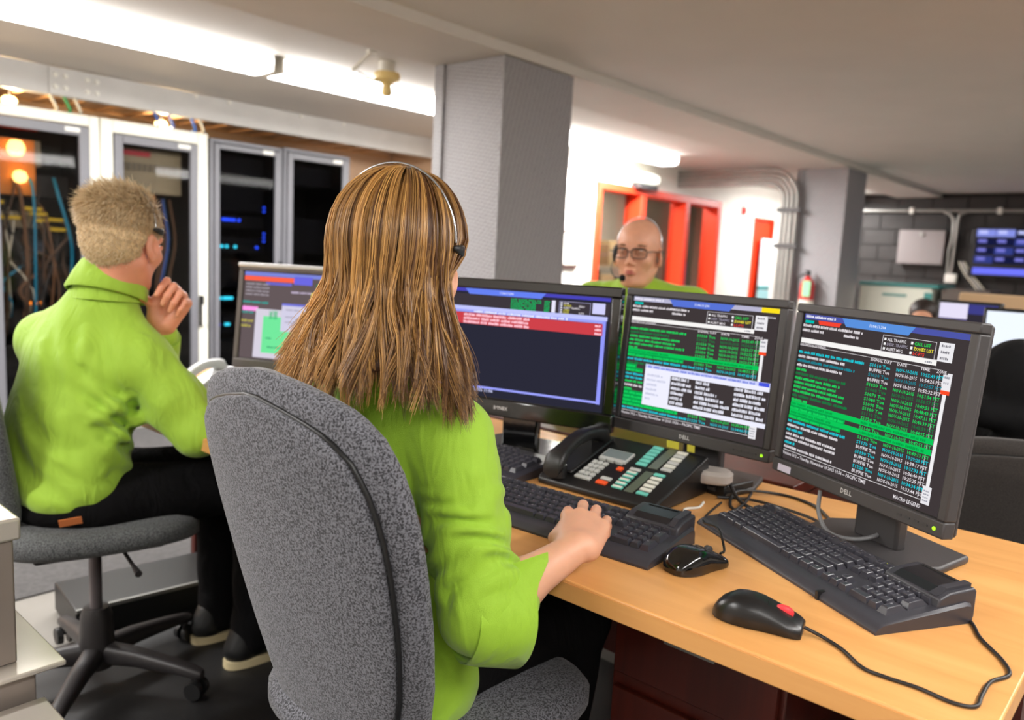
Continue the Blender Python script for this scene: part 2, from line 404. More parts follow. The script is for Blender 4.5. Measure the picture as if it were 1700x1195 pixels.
# ------------------------------------------------------------------ steel beam over the racks, splice plate, bolts
t = thing('steel_beam', 'pale grey steel beam with bolts running above the equipment racks', 'beam', (1.0, 5.45, 2.07))
MB().box((.3, .05, .085), (7.6, .012, .17)).build('web', M_GREYST, t)
MB().box((.3, .07, .006), (7.6, .06, .012)).build('flange', M_GREYST, t)
pl = MB().box((.985, .036, .083), (.34, .014, .15)).build('splice_plate', M_GREYST, t)
for bx_ in (-.13, -.075, .045, .10):
    for bz in (-.035, .035):
        MB().cyl((.985+bx_*1.05, .03, .083+bz), (.985+bx_*1.05, .012, .083+bz), .017, .013, 8).build('bolt', M_WPLAST, pl)
for bx_ in (.35, 1.75, 2.0, 2.6, 3.0): MB().cyl((bx_, .045, .15), (bx_, .03, .15), .014, .012, 8).build('bolt', M_WPLAST, t)

# ------------------------------------------------------------------ cable ladder above the racks
M_BROWN = mat('brown_ladder_steel', (206, 158, 110), .5, .2, noise=(8, .15))
t = thing('cable_ladder', 'brown cable ladder with cross rungs lying over the rack tops', 'cable ladder', (1.0, 5.79, 2.088))
for yy in (-.22, .22): MB().box((.9, yy, 0), (6.0, .014, .016)).build('side_rail', M_BROWN, t)
for k in range(28): MB().box((-1.9+k*.2, 0, 0), (.045, .43, .015)).build('rung', M_BROWN, t)
M_BLUEC = mat('blue_cable', (52, 104, 190), .45); M_CREAMC = mat('pale_cable', (214, 208, 190), .5); M_YELC = mat('yellow_cable', (226, 190, 30), .5)
M_GREENC = mat('green_cable', (60, 150, 90), .5); M_TEALC = mat('teal_cable', (36, 150, 190), .45); M_BROWNC = mat('brown_cable', (120, 84, 56), .6)
random.seed(4)
for i, (x, m, l) in enumerate([(1.78, M_CREAMC, 'leftmost pale'), (1.86, M_GREENC, 'green'), (1.92, M_CREAMC, 'pale, beside the green one,'), (2.42, M_BLUEC, 'leftmost blue'), (2.52, M_BLUEC, 'middle blue'), (2.68, M_BLUEC, 'rightmost blue'), (2.74, M_CREAMC, 'rightmost pale')]):
    pts = [(x, 5.75, 2.115), (x+.02, 5.66, 2.12), (x+.04, 5.545, 2.10), (x+.07, 5.53, 2.04), (x+.1, 5.56, 1.992), (x+.1, 5.64, 1.988)]
    o = MB().tube(spline(pts, 6), .009).build('data_cable', m, smooth=60)
    tag(o, l+' data cable looping from the ladder onto the rack tops', 'cable', 'cables spilling from the cable ladder')

# warm clamp lamps burning on the ladder above the first two racks
for k, (x, lb) in enumerate(((1.66, 'warm clamp lamp on the cable ladder above the leftmost rack'), (2.60, 'warm clamp lamp on the cable ladder above the second rack'))):
    t = thing('clamp_lamp', lb, 'lamp', (x, 5.70, 2.02))
    MB().add(lathe([(.001, .03), (.018, .026), (.026, .012), (.028, 0), (.022, -.016), (.001, -.024)], 14), np.array(Matrix.Scale(1.6, 4, (1, 0, 0)))).build('bulb', mat('warm_bulb', (255, 214, 140), .4, emit=9), t, smooth=60)
    MB().cyl((0, 0, .026), (0, 0, .062), .010).build('clamp', M_CHAR, t)
    ld = bpy.data.lights.new('clamp_lamp_light', 'POINT'); ld.energy = 7.0; ld.color = (1, .72, .42); ld.shadow_soft_size = .03
    lo = bpy.data.objects.new('clamp_lamp_light', ld); COL.objects.link(lo); lo.parent = t; lo.location = (0, -.05, -.0)
# ------------------------------------------------------------------ equipment racks
M_CREAMR = mat('cream_rack_enamel', (236, 234, 220), .4); M_GREYR = mat('grey_rack_enamel', (112, 112, 118), .42)
M_DARKIN = mat('rack_interior', (26, 25, 26), .7)
M_DUSK = mat('equipment_black', (34, 33, 35), .5); M_BEIGE = mat('equipment_beige', (186, 172, 142), .5); M_ORANGE = mat('orange_loom', (224, 140, 52), .5)
def glass_mat(name, tint, a):
    m = bpy.data.materials.new(name); m.use_nodes = True; nt = m.node_tree; nt.nodes.remove(nt.nodes['Principled BSDF'])
    tr = nt.nodes.new('ShaderNodeBsdfTransparent'); tr.inputs[0].default_value = tint + (1,)
    gl = nt.nodes.new('ShaderNodeBsdfGlossy'); gl.inputs['Roughness'].default_value = .03
    mx = nt.nodes.new('ShaderNodeMixShader'); fr = nt.nodes.new('ShaderNodeFresnel'); fr.inputs[0].default_value = 1.28
    ml = nt.nodes.new('ShaderNodeMath'); ml.operation = 'MULTIPLY_ADD'; ml.inputs[1].default_value = 1.0; ml.inputs[2].default_value = a
    ge = nt.nodes.new('ShaderNodeNewGeometry'); iv = nt.nodes.new('ShaderNodeMath'); iv.operation = 'SUBTRACT'; iv.inputs[0].default_value = 1.0; m2 = nt.nodes.new('ShaderNodeMath'); m2.operation = 'MULTIPLY'
    nt.links.new(ge.outputs['Backfacing'], iv.inputs[1]); nt.links.new(fr.outputs[0], ml.inputs[0]); nt.links.new(ml.outputs[0], m2.inputs[0]); nt.links.new(iv.outputs[0], m2.inputs[1]); nt.links.new(m2.outputs[0], mx.inputs[0])
    nt.links.new(tr.outputs[0], mx.inputs[1]); nt.links.new(gl.outputs[0], mx.inputs[2])
    nt.links.new(mx.outputs[0], nt.nodes['Material Output'].inputs[0]); return m
M_GLASS = glass_mat('clear_glass', (.86, .87, .87), .0); M_RGLASS = glass_mat('rack_glass', (.70, .69, .68), .02); M_SMOKE = glass_mat('smoked_glass', (.42, .42, .44), .0)
M_LEDC = mat('cyan_led', (60, 220, 240), .4, emit=7); M_LEDB = mat('blue_led', (40, 80, 255), .4, emit=7); M_LEDO = mat('orange_led', (255, 140, 20), .4, emit=6)
M_AMBER = mat('amber_lamp', (255, 196, 110), .4, emit=7)

def rack(label, x0, x1, y, frame_m, fw_, door_m, dw, glass, H=1.976):
    """open-fronted cabinet: frame posts, sides, back, glazed door with its own frame and handle"""
    w = x1-x0; D = .62
    t = thing('server_rack', label, 'server rack', ((x0+x1)/2, y, 0), 0)
    b = MB()
    b.box((0, D-.01, H/2), (w-.01, .02, H-.02)); 
    for s in (-1, 1): b.box((s*(w/2-.012), D/2, H/2), (.02, D-.04, H-.02))
    b.box((0, D/2, .05), (w-.02, D-.04, .06)); b.box((0, D/2, H-.015), (w-.02, D-.04, .02))
    b.build('cabinet', M_DARKIN, t)
    f = MB()
    for s in (-1, 1): f.box((s*(w/2-fw_/2-.002), .01, H/2), (fw_, .05, H))
    f.box((0, .01, H-fw_*.55), (w-2*fw_-.004, .05, fw_*1.1)); f.box((0, .01, .05), (w-2*fw_-.004, .05, .1))
    f.build('front_frame', frame_m, t, bevel=.006)
    iw = w-2*fw_-.012; z0, z1 = .11, H-fw_*1.1-.006
    d = MB()
    for s in (-1, 1): d.box((s*(iw/2-dw/2), -.012, (z0+z1)/2), (dw, .03, z1-z0))
    d.box((0, -.012, z1-dw/2), (iw-2*dw, .03, dw)); d.box((0, -.012, z0+dw/2), (iw-2*dw, .03, dw))
    do = d.build('door', door_m, t, bevel=.004)
    MB().box((0, -.008, (z0+z1)/2), (iw-2*dw+.01, .005, z1-z0-2*dw+.01)).build('glass_pane', glass, do)
    MB().box((iw/2-.10, -.03, z1-dw*.45), (.085, .006, .026)).build('maker_plate', M_WPLAST, do)
    return t, do, iw-2*dw, z0+dw, z1-dw
def unit(t, name, cx, cz, w, h, m, dep=.42, y=.12, label=None):
    o = MB().box((cx, y+dep/2, cz), (w, dep, h)).build(name, m, t, bevel=.003)
    if label: o['label'] = label
    return o
rng = random.Random(7)
# rack 1: cream frame, full of cables, warm lamp inside
t, do, iw, z0, z1 = rack('cream-framed rack at the far left full of loose cables and yellow tags', 1.40, 2.105, 5.5, M_CREAMR, .062, M_GREYR, .06, M_RGLASS)
MB().box((.28, -.03, 1.0), (.02, .02, .16)).build('handle', M_BLACKP, do)
for cz, h, m in ((1.72, .16, M_BEIGE), (1.52, .14, M_DUSK), (1.30, .1, M_BEIGE), (1.14, .12, M_DUSK), (.92, .2, M_DUSK), (.66, .16, M_DUSK), (.4, .2, M_DUSK)):
    unit(t, 'equipment_unit', .02 if m is M_DUSK else -.06, cz, iw*(.95 if m is M_DUSK else .6), h, m, .36, .2)
o = unit(t, 'equipment_unit', -.09, 1.62, .22, .34, M_ORANGE, .2, .13); o['label'] = 'orange cable loom box'
lamp = MB().add(lathe([(.001, .05), (.03, .045), (.045, .02), (.05, 0), (.045, -.02), (.03, -.045), (.001, -.05)], 16), M=np.array(Matrix.Translation((-.10, .08, 1.73)))).build('work_lamp', M_AMBER, t, smooth=60)
MB().add(lathe([(.001, .04), (.03, .03), (.042, 0), (.03, -.03), (.001, -.04)], 16), M=np.array(Matrix.Translation((-.08, .09, 1.56)))).build('work_lamp', M_AMBER, t, smooth=60)
for k, (xx, zz, w_) in enumerate([(-.02, 1.37, .12), (.02, 1.34, .1), (-.14, 1.31, .14), (.03, 1.30, .10), (.12, 1.31, .09), (.13, 1.25, .1), (-.2, 1.40, .06)]):
    MB().box((xx, .1, zz), (w_, .006, .022)).build('cable_tag', M_YELC, t)
M_DKC = mat('dark_cable', (44, 40, 40), .6); M_DKB = mat('dark_brown_cable', (84, 62, 46), .6)
cm = [M_TEALC, M_DKC, M_DKB, M_BROWNC, M_DKC, M_CREAMC, M_DKB, M_BROWNC, M_DKC, M_DKB]
for k in range(30):
    x = rng.uniform(-iw/2+.03, iw/2-.03); za = rng.uniform(1.05, 1.6); zb = rng.uniform(.3, .9); dx = rng.uniform(-.15, .15)
    pts = [(x, .18, za), (x+rng.uniform(-.04, .04), .10, za-.1), (max(-iw/2+.02, min(iw/2-.02, x+dx)), .08, (za+zb)/2), (max(-iw/2+.02, min(iw/2-.02, x+dx*.6)), .11, zb+.1), (x+dx*.5, .17, zb)]
    MB().tube(spline(pts, 6), rng.choice([.006, .008, .011])).build('patch_cable', cm[k % len(cm)], t, smooth=70)
for xx in (-.05, .0): MB().box((xx, .09, .78), (.03, .01, .02)).build('status_light', M_LEDO, t)
MB().box((-.08, .1, 1.86), (.22, .006, .03)).build('red_strip', mat('red_plastic', (214, 40, 56), .4), t)
# rack 2: cream frame, beige shelf units
t, do, iw, z0, z1 = rack('cream-framed rack with beige equipment behind the blond man', 2.11, 2.838, 5.5, M_CREAMR, .075, M_GREYR, .055, M_RGLASS)
h = MB().box((.305, -.03, .72), (.028, .02, .22)).build('handle', M_BLACKP, do)
MB().box((0, .0, 0), (.016, .012, .15), M=np.array(Matrix.Translation((.312, -.046, .69)))).build('latch', M_WPLAST, h)
unit(t, 'equipment_unit', 0, 1.68, iw*.97, .30, M_BEIGE, .36, .1)
for k in range(11): MB().box((-iw/2+.05+k*.036, .097, 1.70), (.026, .008, .05)).build('module_front', mat('module_grey', (140, 130, 112), .5), t)
MB().box((-.10, .097, 1.79), (.2, .006, .035)).build('red_strip', MATS['red_plastic'], t)
unit(t, 'equipment_unit', -.12, 1.40, .06, .2, M_ORANGE, .1, .12); unit(t, 'equipment_unit', .03, 1.42, .03, .2, M_ORANGE, .1, .12)
for cz, h_ in ((1.25, .08), (1.0, .3), (.66, .2), (.4, .2)): unit(t, 'equipment_unit', 0, cz, iw*.9, h_, M_DUSK, .3, .22)
for k in range(7):
    x = rng.uniform(-iw/2+.04, iw/2-.05); pts = [(x, .18, 1.5), (x+.02, .14, 1.2), (x-.03, .14, .9), (x+.01, .2, .6)]
    MB().tube(spline(pts, 6), .008).build('patch_cable', [M_BLUEC, M_BROWNC][k % 2], t, smooth=70)
# racks 3 and 4: grey doors with smoked glass and leds
def leds(t, xs, z, m, r=.011, lab=None):
    for x in xs:
        MB().cyl((x, .117, z), (x, .11, z), r, r, 10).build('status_light', m, t)
t, do, iw, z0, z1 = rack('grey rack with smoked glass and rows of blue and cyan lights', 2.852, 3.44, 5.5, M_GREYR, .026, M_GREYR, .036, M_SMOKE, H=1.955)
for cz, h_ in ((1.78, .16), (1.55, .18), (1.38, .09), (1.2, .12), (.98, .2), (.80, .08), (.6, .14), (.38, .2)): unit(t, 'equipment_unit', 0, cz, iw*.96, h_, M_DUSK, .4, .12)
xo = -3.146
leds(t, [xo+v for v in (3.02, 3.04, 3.06, 3.085, 3.11, 3.15)], 1.39, M_LEDB); leds(t, [xo+v for v in (2.985, 3.01, 3.05, 3.12)], 1.19, M_LEDC); leds(t, [xo+3.30], 1.19, M_LEDB)
leds(t, [xo+v for v in (3.0, 3.03, 3.05, 3.07, 3.09)], .80, M_LEDC); leds(t, [xo+v for v in (2.96, 2.985)], .60, M_LEDB); leds(t, [xo+v for v in (3.045, 3.065)], .60, M_LEDC)
for zz in (1.27, 1.30, 1.24, 1.47, 1.50): leds(t, [xo+3.36], zz, M_LEDB, .008)
MB().box((.27, -.03, 1.0), (.016, .02, .18)).build('handle', M_BLACKP, do)
t, do, iw, z0, z1 = rack('grey rack with plain dark smoked glass next to the tan wall', 3.45, 4.072, 5.5, M_GREYR, .026, M_GREYR, .046, M_SMOKE, H=1.965)
for cz, h_ in ((1.78, .16), (1.30, .28), (.98, .2), (.6, .14), (.38, .2)): unit(t, 'equipment_unit', 0, cz, iw*.96, h_, M_DUSK, .4, .12)
MB().box((.27, -.03, 1.0), (.016, .02, .18)).build('handle', M_BLACKP, do)
# ------------------------------------------------------------------ red glazed frame in the white wall
t = thing('window_1', 'red-painted deep window frame with three glazed lights in the white wall', 'window', (7.415, 4.47, 0)); t['kind'] = 'structure'
W0, W1, Z0, Z1 = -1.235, 1.235, .25, 1.965
f = MB(); f.box((0, .10, Z1-.035), (W1-W0, .2, .07)); f.box((0, .10, Z0+.035), (W1-W0, .2, .07))
f.build('frame', M_RED, t, bevel=.004)
for x, w in ((W0+.035, .07), (W1-.035, .07), (-.44, .09), (.46, .09)): MB().box((x, .10, (Z0+Z1)/2), (w, .2, Z1-Z0-.14)).build('mullion' if abs(x) < 1 else 'jamb', M_RED, t, bevel=.004)
for a, b in ((W0+.07, -.485), (-.395, .415), (.505, W1-.07)): MB().box(((a+b)/2, .15, (Z0+Z1)/2), (b-a, .008, Z1-Z0-.14)).build('glass_pane', M_GLASS, t)
# things in the store behind the glass
M_TAUPE = mat('taupe_laminate', (150, 138, 116), .6); M_PAPER = mat('paper_white', (236, 232, 220), .7)
t = thing('shelving_unit', 'tan shelving unit with boxes seen through the red window', 'shelving', (7.8, 5.75, 0))
for s in (-1, 1): MB().box((s*.98, 0, .6), (.03, .34, 1.2)).build('side_panel', M_TAUPE, t)
for z in (.1, .45, .8, 1.15): MB().box((0, 0, z), (1.93, .34, .025)).build('shelf', M_TAUPE, t)
r_ = random.Random(3)
for z in (.47, .82, 1.17):
    x = -.9; nb = 0
    while x < .75:
        w = r_.uniform(.16, .34); h = r_.uniform(.15, .3)
        c = r_.choice([(120, 96, 66), (172, 152, 116), (70, 72, 80), (90, 70, 50), (188, 180, 160)])
        o = MB().box((0, 0, h/2), (w-.03, .26, h)).build('storage_box', mat('store_%d' % sum(c), c, .7), loc=(7.8+x+w/2, 5.72, z-.006), bevel=.004)
        nb += 1; tag(o, '%s box, %s from left on the %s shelf behind the red window' % ({(120, 96, 66): 'brown', (172, 152, 116): 'tan', (70, 72, 80): 'slate', (90, 70, 50): 'dark brown', (188, 180, 160): 'cream'}[c], ('first', 'second', 'third', 'fourth', 'fifth', 'sixth', 'seventh', 'eighth', 'ninth', 'tenth')[nb-1], {.47: 'lowest', .82: 'middle', 1.17: 'top'}[z]), 'box', 'boxes on the store shelves'); x += w
t = thing('store_monitor', 'lit blue-white screen glimpsed through the right pane of the red window', 'monitor', (8.95, 5.2, .72))
MB().box((0, 0, .36), (.52, .03, .42)).build('housing', M_BLACKP, t, bevel=.006); MB().box((0, -.017, .36), (.46, .004, .36)).build('screen', mat('store_screen', (120, 130, 235), .4, emit=.8), t)
MB().box((0, .03, .08), (.06, .03, .16)).box((0, .02, .01), (.26, .18, .02)).build('stand', M_BLACKP, t, bevel=.004)
t = thing('store_table', 'plain table under the screen in the store room', 'table', (8.95, 5.2, 0))
MB().box((0, 0, .705), (1.1, .6, .03)).build('table_top', M_TAUPE, t)
for a in (-.5, .5):
    for b in (-.25, .25): MB().box((a, b, .345), (.04, .04, .69)).build('leg', M_CHAR, t)
ld = bpy.data.lights.new('store_light', 'AREA'); ld.shape = 'RECTANGLE'; ld.size = 1.2; ld.size_y = .15; ld.energy = 45; ld.color = (1, .9, .75)  # added fill, no source seen, brightens the store behind the glass
lo = bpy.data.objects.new('store_light', ld); COL.objects.link(lo); lo.location = (7.8, 5.2, 2.19)
t = thing('fluorescent_light', 'added fluorescent batten to light the store behind the red window', 'ceiling light', (7.8, 5.2, 2.245), 0, 'fluorescent ceiling fittings')
MB().box((0, 0, -.012), (1.25, .16, .022)).build('housing', M_WPLAST, t); MB().box((0, 0, -.036), (1.2, .14, .026)).build('diffuser', M_LENS, t)  # batten added only as a fitting for the fill light

# ------------------------------------------------------------------ red door with blue-white notice board
t = thing('door_1', 'red door in the white wall beside the conduits', 'door', (9.9, 4.52, 0)); t['kind'] = 'structure'
MB().box((0, .03, .91), (.56, .045, 1.80)).build('door_leaf', M_RED, t, bevel=.003)
for x in (-.285, .285): MB().box((x, 0, .915), (.03, .07, 1.83)).build('jamb', M_RED, t)
MB().box((0, 0, 1.845), (.6, .07, .03)).build('head', M_RED, t)
t = thing('notice_board', 'pale blue notice board hanging in front of the red door', 'notice board', (9.98, 4.47, 1.0))
MB().box((0, 0, .29), (.34, .02, .62)).build('board', mat('pale_blue_board', (214, 232, 240), .4), t, bevel=.006)
MB().box((0, -.002, -.035), (.34, .024, .03)).build('trim_strip', mat('teal_trim', (40, 150, 150), .4), t)
MB().box((0, 0, -.25), (.34, .02, .38)).build('lower_panel', mat('teal_panel', (158, 200, 205), .4), t, bevel=.004)
# framed notice near pillar
t = thing('framed_notice', 'dark-framed white notice on the wall right of the big pillar', 'frame', (5.80, 4.49, 1.2))
MB().box((0, 0, .11), (.26, .02, .34)).build('frame', mat('dark_red_wood', (70, 30, 28), .4), t, bevel=.004)
MB().box((0, -.011, .11), (.2, .004, .28)).build('sheet', M_PAPER, t)
o = MB().box((0, 0, .05), (.07, .03, .10)).cyl((0, -.015, .05), (0, -.03, .05), .022, .02, 12).build('fire_alarm', mat('alarm_red', (225, 60, 50), .4), loc=(9.27, 4.484, 1.86), bevel=.004)
tag(o, 'small red fire alarm point high on the white wall', 'alarm')
t = thing('emergency_light', 'rounded white lit emergency light above the red window', 'light', (6.93, 4.44, 2.0))
MB().add(loft([superring((x, 0, .06), YA, ZA, a, b, 3, 16) for x, a, b in ((-.2, .02, .02), (-.19, .05, .045), (-.1, .06, .055), (.1, .06, .055), (.19, .05, .045), (.2, .02, .02))])).build('cover', mat('lit_cover', (245, 250, 235), .4, emit=1.2), t, smooth=60)
MB().box((0, .0, -.025), (.34, .1, .05)).build('body', M_CHAR, t, bevel=.006)

# ------------------------------------------------------------------ conduits bending down beside the second pillar
for i in range(4):
    y = 3.30-.045*i; zt = 2.215-.045*(3-i)*.0-.03*i*.0-.04*(3-i); R = .10+.045*(3-i)*0+.06+.04*i
    zt = 2.06+.045*i; ye = 5.9 if i < 3 else 4.49
    pts = [(7.66, y, .02), (7.66, y, zt-R)] + [(7.66, y+R-R*math.cos(a), zt-R+R*math.sin(a)) for a in np.linspace(.15, math.pi/2, 9)] + [(7.66, 4.49, zt)]
    o = MB().tube(pts, .019, 12).build('conduit', M_STEEL, smooth=60)
    tag(o, ['innermost of four steel conduits bending down beside the far pillar', 'second steel conduit from the wall beside the far pillar', 'third steel conduit from the wall beside the far pillar', 'outermost steel conduit hugging the far pillar'][i], 'conduit', 'conduits beside the far pillar')
for z in (1.45, 1.80):
    o = MB().box((0, 0, 0), (.012, .24, .045)).box((.045, 0, 0), (.08, .02, .04)).build('conduit_clamp', M_CHAR, loc=(7.633, 3.232, z), bevel=.003)
    tag(o, ('lower' if z < 1.6 else 'upper') + ' dark clamp strapping the conduits beside the far pillar', 'clamp')
# ------------------------------------------------------------------ fire extinguisher on the far pillar
t = thing('fire_extinguisher', 'red fire extinguisher with a green tag hung on the far pillar', 'fire extinguisher', (7.655, 2.98, .72))
MB().add(lathe([(.0, 0), (.062, .0), (.068, .012), (.068, .36), (.055, .40), (.028, .425), (.026, .45), (0, .455)], 24)).build('cylinder', mat('extinguisher_red', (214, 36, 34), .3, coat=.5), t, smooth=40)
MB().add(lathe([(.0695, .06), (.0695, .22)], 24)).build('white_label', M_PAPER, t, smooth=40)
MB().box((-.045, 0, .47), (.1, .025, .014)).box((-.04, 0, .50), (.09, .02, .012)).cyl((0, 0, .44), (0, 0, .50), .018).build('valve', M_BLACKP, t)
MB().box((-.078, -.02, .33), (.006, .075, .15)).build('inspection_tag', mat('green_tag', (150, 220, 170), .6), t)
MB().tube(spline([(-.01, .03, .47), (-.03, .09, .42), (-.02, .085, .25), (-.01, .075, .12)], 6), .010).build('hose', M_BLACKP, t, smooth=60)
MB().box((.06, 0, .3), (.04, .06, .06)).build('wall_bracket', M_CHAR, t)

# ------------------------------------------------------------------ dark block wall fittings
X0 = 10.96
t = thing('electrical_box', 'grey electrical enclosure on the charcoal block wall', 'electrical box', (X0-.06, 2.85, 1.37))
MB().box((0, 0, .21), (.11, .53, .42)).build('enclosure', mat('enclosure_grey', (138, 130, 130), .5), t, bevel=.006)
MB().cyl((-.055, .0, .37), (-.075, 0, .37), .03, .026, 16).build('lock', M_STEEL, t)
t = thing('wall_conduit', 'horizontal steel conduit along the top of the charcoal wall', 'conduit', (X0-.02, 2.4, 2.035))
MB().cyl((0, -2.2, 0), (0, 1.9, 0), .022, n=12).build('pipe', M_STEEL, t, smooth=40)
for y in (.62, -.35): MB().box((-.01, y, 0), (.05, .05, .075)).build('clamp', M_WPLAST, t, bevel=.006)
t = thing('drop_conduit', 'steel conduit dropping down to a white box on the charcoal wall', 'conduit', (X0-.02, 2.52, 0))
MB().tube(spline([(-.03, .12, 2.02), (-.035, .05, 1.99), (-.035, .0, 1.90), (-.035, 0, 1.7), (-.035, .02, 1.5), (-.03, .0, 1.27)], 6), .022, 12).build('pipe', M_STEEL, t, smooth=50)
MB().tube(spline([(-.03, -.12, 2.02), (-.035, -.06, 1.985), (-.038, -.045, 1.9), (-.035, -.04, 1.5), (-.03, -.035, 1.27)], 6), .018, 12).build('pipe', M_STEEL, t, smooth=50)
o = MB().box((0, 0, .055), (.07, .13, .11)).build('junction_box', M_WPLAST, loc=(X0-.05, 2.48, 1.155), bevel=.012); tag(o, 'white junction box at the foot of the drop conduit', 'junction box')
for k, m in enumerate((M_CREAMC, M_GREYST, M_CREAMC)):
    o = MB().tube(spline([(X0-.03, 2.42-.03*k, 1.42), (X0-.04, 2.34-.035*k, 1.28), (X0-.04, 2.18-.04*k, 1.08), (X0-.04, 2.12-.05*k, .9)], 6), .010).build('loose_cable', m, smooth=60)
    tag(o, ('upper', 'middle', 'lower')[k]+' loose grey cable hanging across the charcoal wall under the wall screen', 'cable', 'loose cables on the charcoal wall')
def col_emit(name, s=1.0):
    if name in MATS: return MATS[name]
    m = bpy.data.materials.new(name); m.use_nodes = True; nt = m.node_tree; nt.nodes.remove(nt.nodes['Principled BSDF'])
    at = nt.nodes.new('ShaderNodeAttribute'); at.attribute_name = 'Col'; e = nt.nodes.new('ShaderNodeEmission'); e.inputs[1].default_value = s
    nt.links.new(at.outputs['Color'], e.inputs[0]); nt.links.new(e.outputs[0], nt.nodes['Material Output'].inputs[0]); MATS[name] = m; return m
M_IMG = col_emit('screen_image')
t = thing('wall_screen', 'wall-mounted screen showing a blue grid of camera views', 'screen', (X0-.05, 1.55, 1.27))
MB().box((0, 0, .27), (.07, 1.5, .58)).build('housing', M_BLACKP, t, bevel=.008)
b = MB()
for r in range(4):
    for c in range(7):
        w = .195; y = .70-.1-c*.2; z = .50-r*.105
        colr = (130, 140, 220) if r == 0 and c in (0, 1) else ((20, 24, 60) if (r+c) % 3 else (50, 60, 130))
        b.box((-.0385, y, z), (.004, w, .085), col=lin(colr))
        b.box((-.041, y+.03, z+.01), (.003, .09, .035), col=lin((120, 120, 210) if r else (190, 195, 245)))
b.box((-.0385, 0, .05), (.004, 1.4, .075), col=lin((110, 116, 250)))
b.build('display', M_IMG, t)

# ------------------------------------------------------------------ white and teal cabinet, tan screens, far desks
M_TEAL = mat('teal_plastic', (62, 140, 136), .5); M_OFFW = mat('offwhite_plastic', (226, 226, 212), .5)
t = thing('office_machine', 'white and teal office machine standing beyond the far pillar', 'office machine', (8.55, 2.35, 0))
MB().box((0, 0, .62), (.6, .66, .98)).build('body', M_OFFW, t, bevel=.01); MB().box((0, -.02, 1.13), (.64, .72, .03)).build('lid', M_TEAL, t, bevel=.006)
MB().box((-.305, -.02, .86), (.012, .56, .42)).build('door', M_OFFW, t, bevel=.004); MB().box((-.315, 0, 1.03), (.008, .22, .02)).build('slot', M_TEAL, t)
MB().box((-.305, -.30, .86), (.014, .07, .42)).build('side_strip', M_TEAL, t); MB().box((0, 0, .07), (.56, .6, .12)).build('plinth', M_CHAR, t)
o = MB().box((0, 0, .56), (.5, .4, 1.12)).build('filing_cabinet', mat('dark_taupe', (92, 82, 76), .5), loc=(8.55, 1.75, 0), bevel=.008); tag(o, 'dark taupe cabinet standing right of the white and teal machine', 'cabinet')
M_TANP = mat('tan_partition_fabric', (196, 166, 130), .8)
t = thing('partition', 'tan fabric desk partition in two panels behind the far monitors', 'partition', (4.4, .27, 0))
for k, (y, w) in enumerate(((.25, .86), (-.62, .82))):
    MB().box((0, y, .6), (.05, w, 1.12)).build('panel', M_TANP, t, bevel=.008)
MB().box((0, -.195, .6), (.055, .02, 1.14)).build('post', M_CHAR, t); MB().box((0, -.2, .025), (.3, 1.6, .05)).build('foot', M_CHAR, t)
t = thing('far_desk', 'wooden desk at the right carrying the small far monitors', 'desk', (3.5, .35, 0))
M_DESK2 = mat('far_desk_wood', (176, 120, 70), .45)
MB().box((0, 0, .725), (.7, 1.8, .03)).build('desk_top', M_DESK2, t, bevel=.004)
for a in (-.3, .3):
    for b_ in (-.85, .85): MB().box((a, b_, .355), (.05, .05, .71)).build('leg', M_CHAR, t)
def far_monitor(label, loc, rz, w, h, img):
    t = thing('far_monitor', label, 'monitor', loc, rz)
    zc = .10+h/2
    MB().box((0, 0, zc), (w, .035, h)).build('housing', M_BLACKP, t, bevel=.006)
    b = MB()
    for (u0, v0, u1, v1, c) in img: b.box((-w/2+.012+(u0+u1)/2*(w-.024), -.0195, zc+h/2-.012-(v0+v1)/2*(h-.024)), ((u1-u0)*(w-.024), .003, (v1-v0)*(h-.024)), col=lin(c))
    b.build('display', M_IMG, t)
    MB().box((0, .02, .06), (.05, .03, .14)).box((0, .01, .008), (.22, .17, .016)).build('stand', M_BLACKP, t, bevel=.003)
far_monitor('bright white far monitor at the right edge above the black hood', (3.35, .47, .74), -math.pi/2+.05, .33, .29, [(0, 0, 1, .55, (232, 240, 255)), (0, .55, 1, .66, (60, 150, 70)), (0, .66, 1, 1, (190, 170, 190))])
far_monitor('dark far monitor with a pale window beside the tan partition', (3.62, .74, .74), -math.pi/2-.15, .24, .30, [(0, 0, .5, .22, (220, 214, 236)), (.5, 0, 1, .14, (60, 60, 130)), (.5, .14, 1, 1, (46, 42, 52)), (0, .22, .5, 1, (70, 60, 110))])
# ------------------------------------------------------------------ desks
def wood(name, rgb, dark, axis=1):
    m = mat(name, rgb, .34); nt = m.node_tree; b = nt.nodes['Principled BSDF']
    tc = nt.nodes.new('ShaderNodeTexCoord'); mp = nt.nodes.new('ShaderNodeMapping')
    sc = [9, 9, 9]; sc[axis] = 1.0; mp.inputs['Scale'].default_value = sc
    n = nt.nodes.new('ShaderNodeTexNoise'); n.inputs['Scale'].default_value = 2.2; n.inputs['Detail'].default_value = 6; n.inputs['Distortion'].default_value = .8
    rp = nt.nodes.new('ShaderNodeValToRGB'); rp.color_ramp.elements[0].position = .3; rp.color_ramp.elements[1].position = .7
    rp.color_ramp.elements[0].color = lin(dark)+(1,); rp.color_ramp.elements[1].color = lin(rgb)+(1,)
    nt.links.new(tc.outputs['Object'], mp.inputs[0]); nt.links.new(mp.outputs[0], n.inputs['Vector']); nt.links.new(n.outputs['Fac'], rp.inputs[0]); nt.links.new(rp.outputs[0], b.inputs['Base Color'])
    return m
M_WOOD = wood('beech_laminate', (228, 170, 104), (211, 150, 86)); M_MAHOG = wood('mahogany_laminate', (84, 30, 20), (64, 22, 15), 2)
DZ = .74
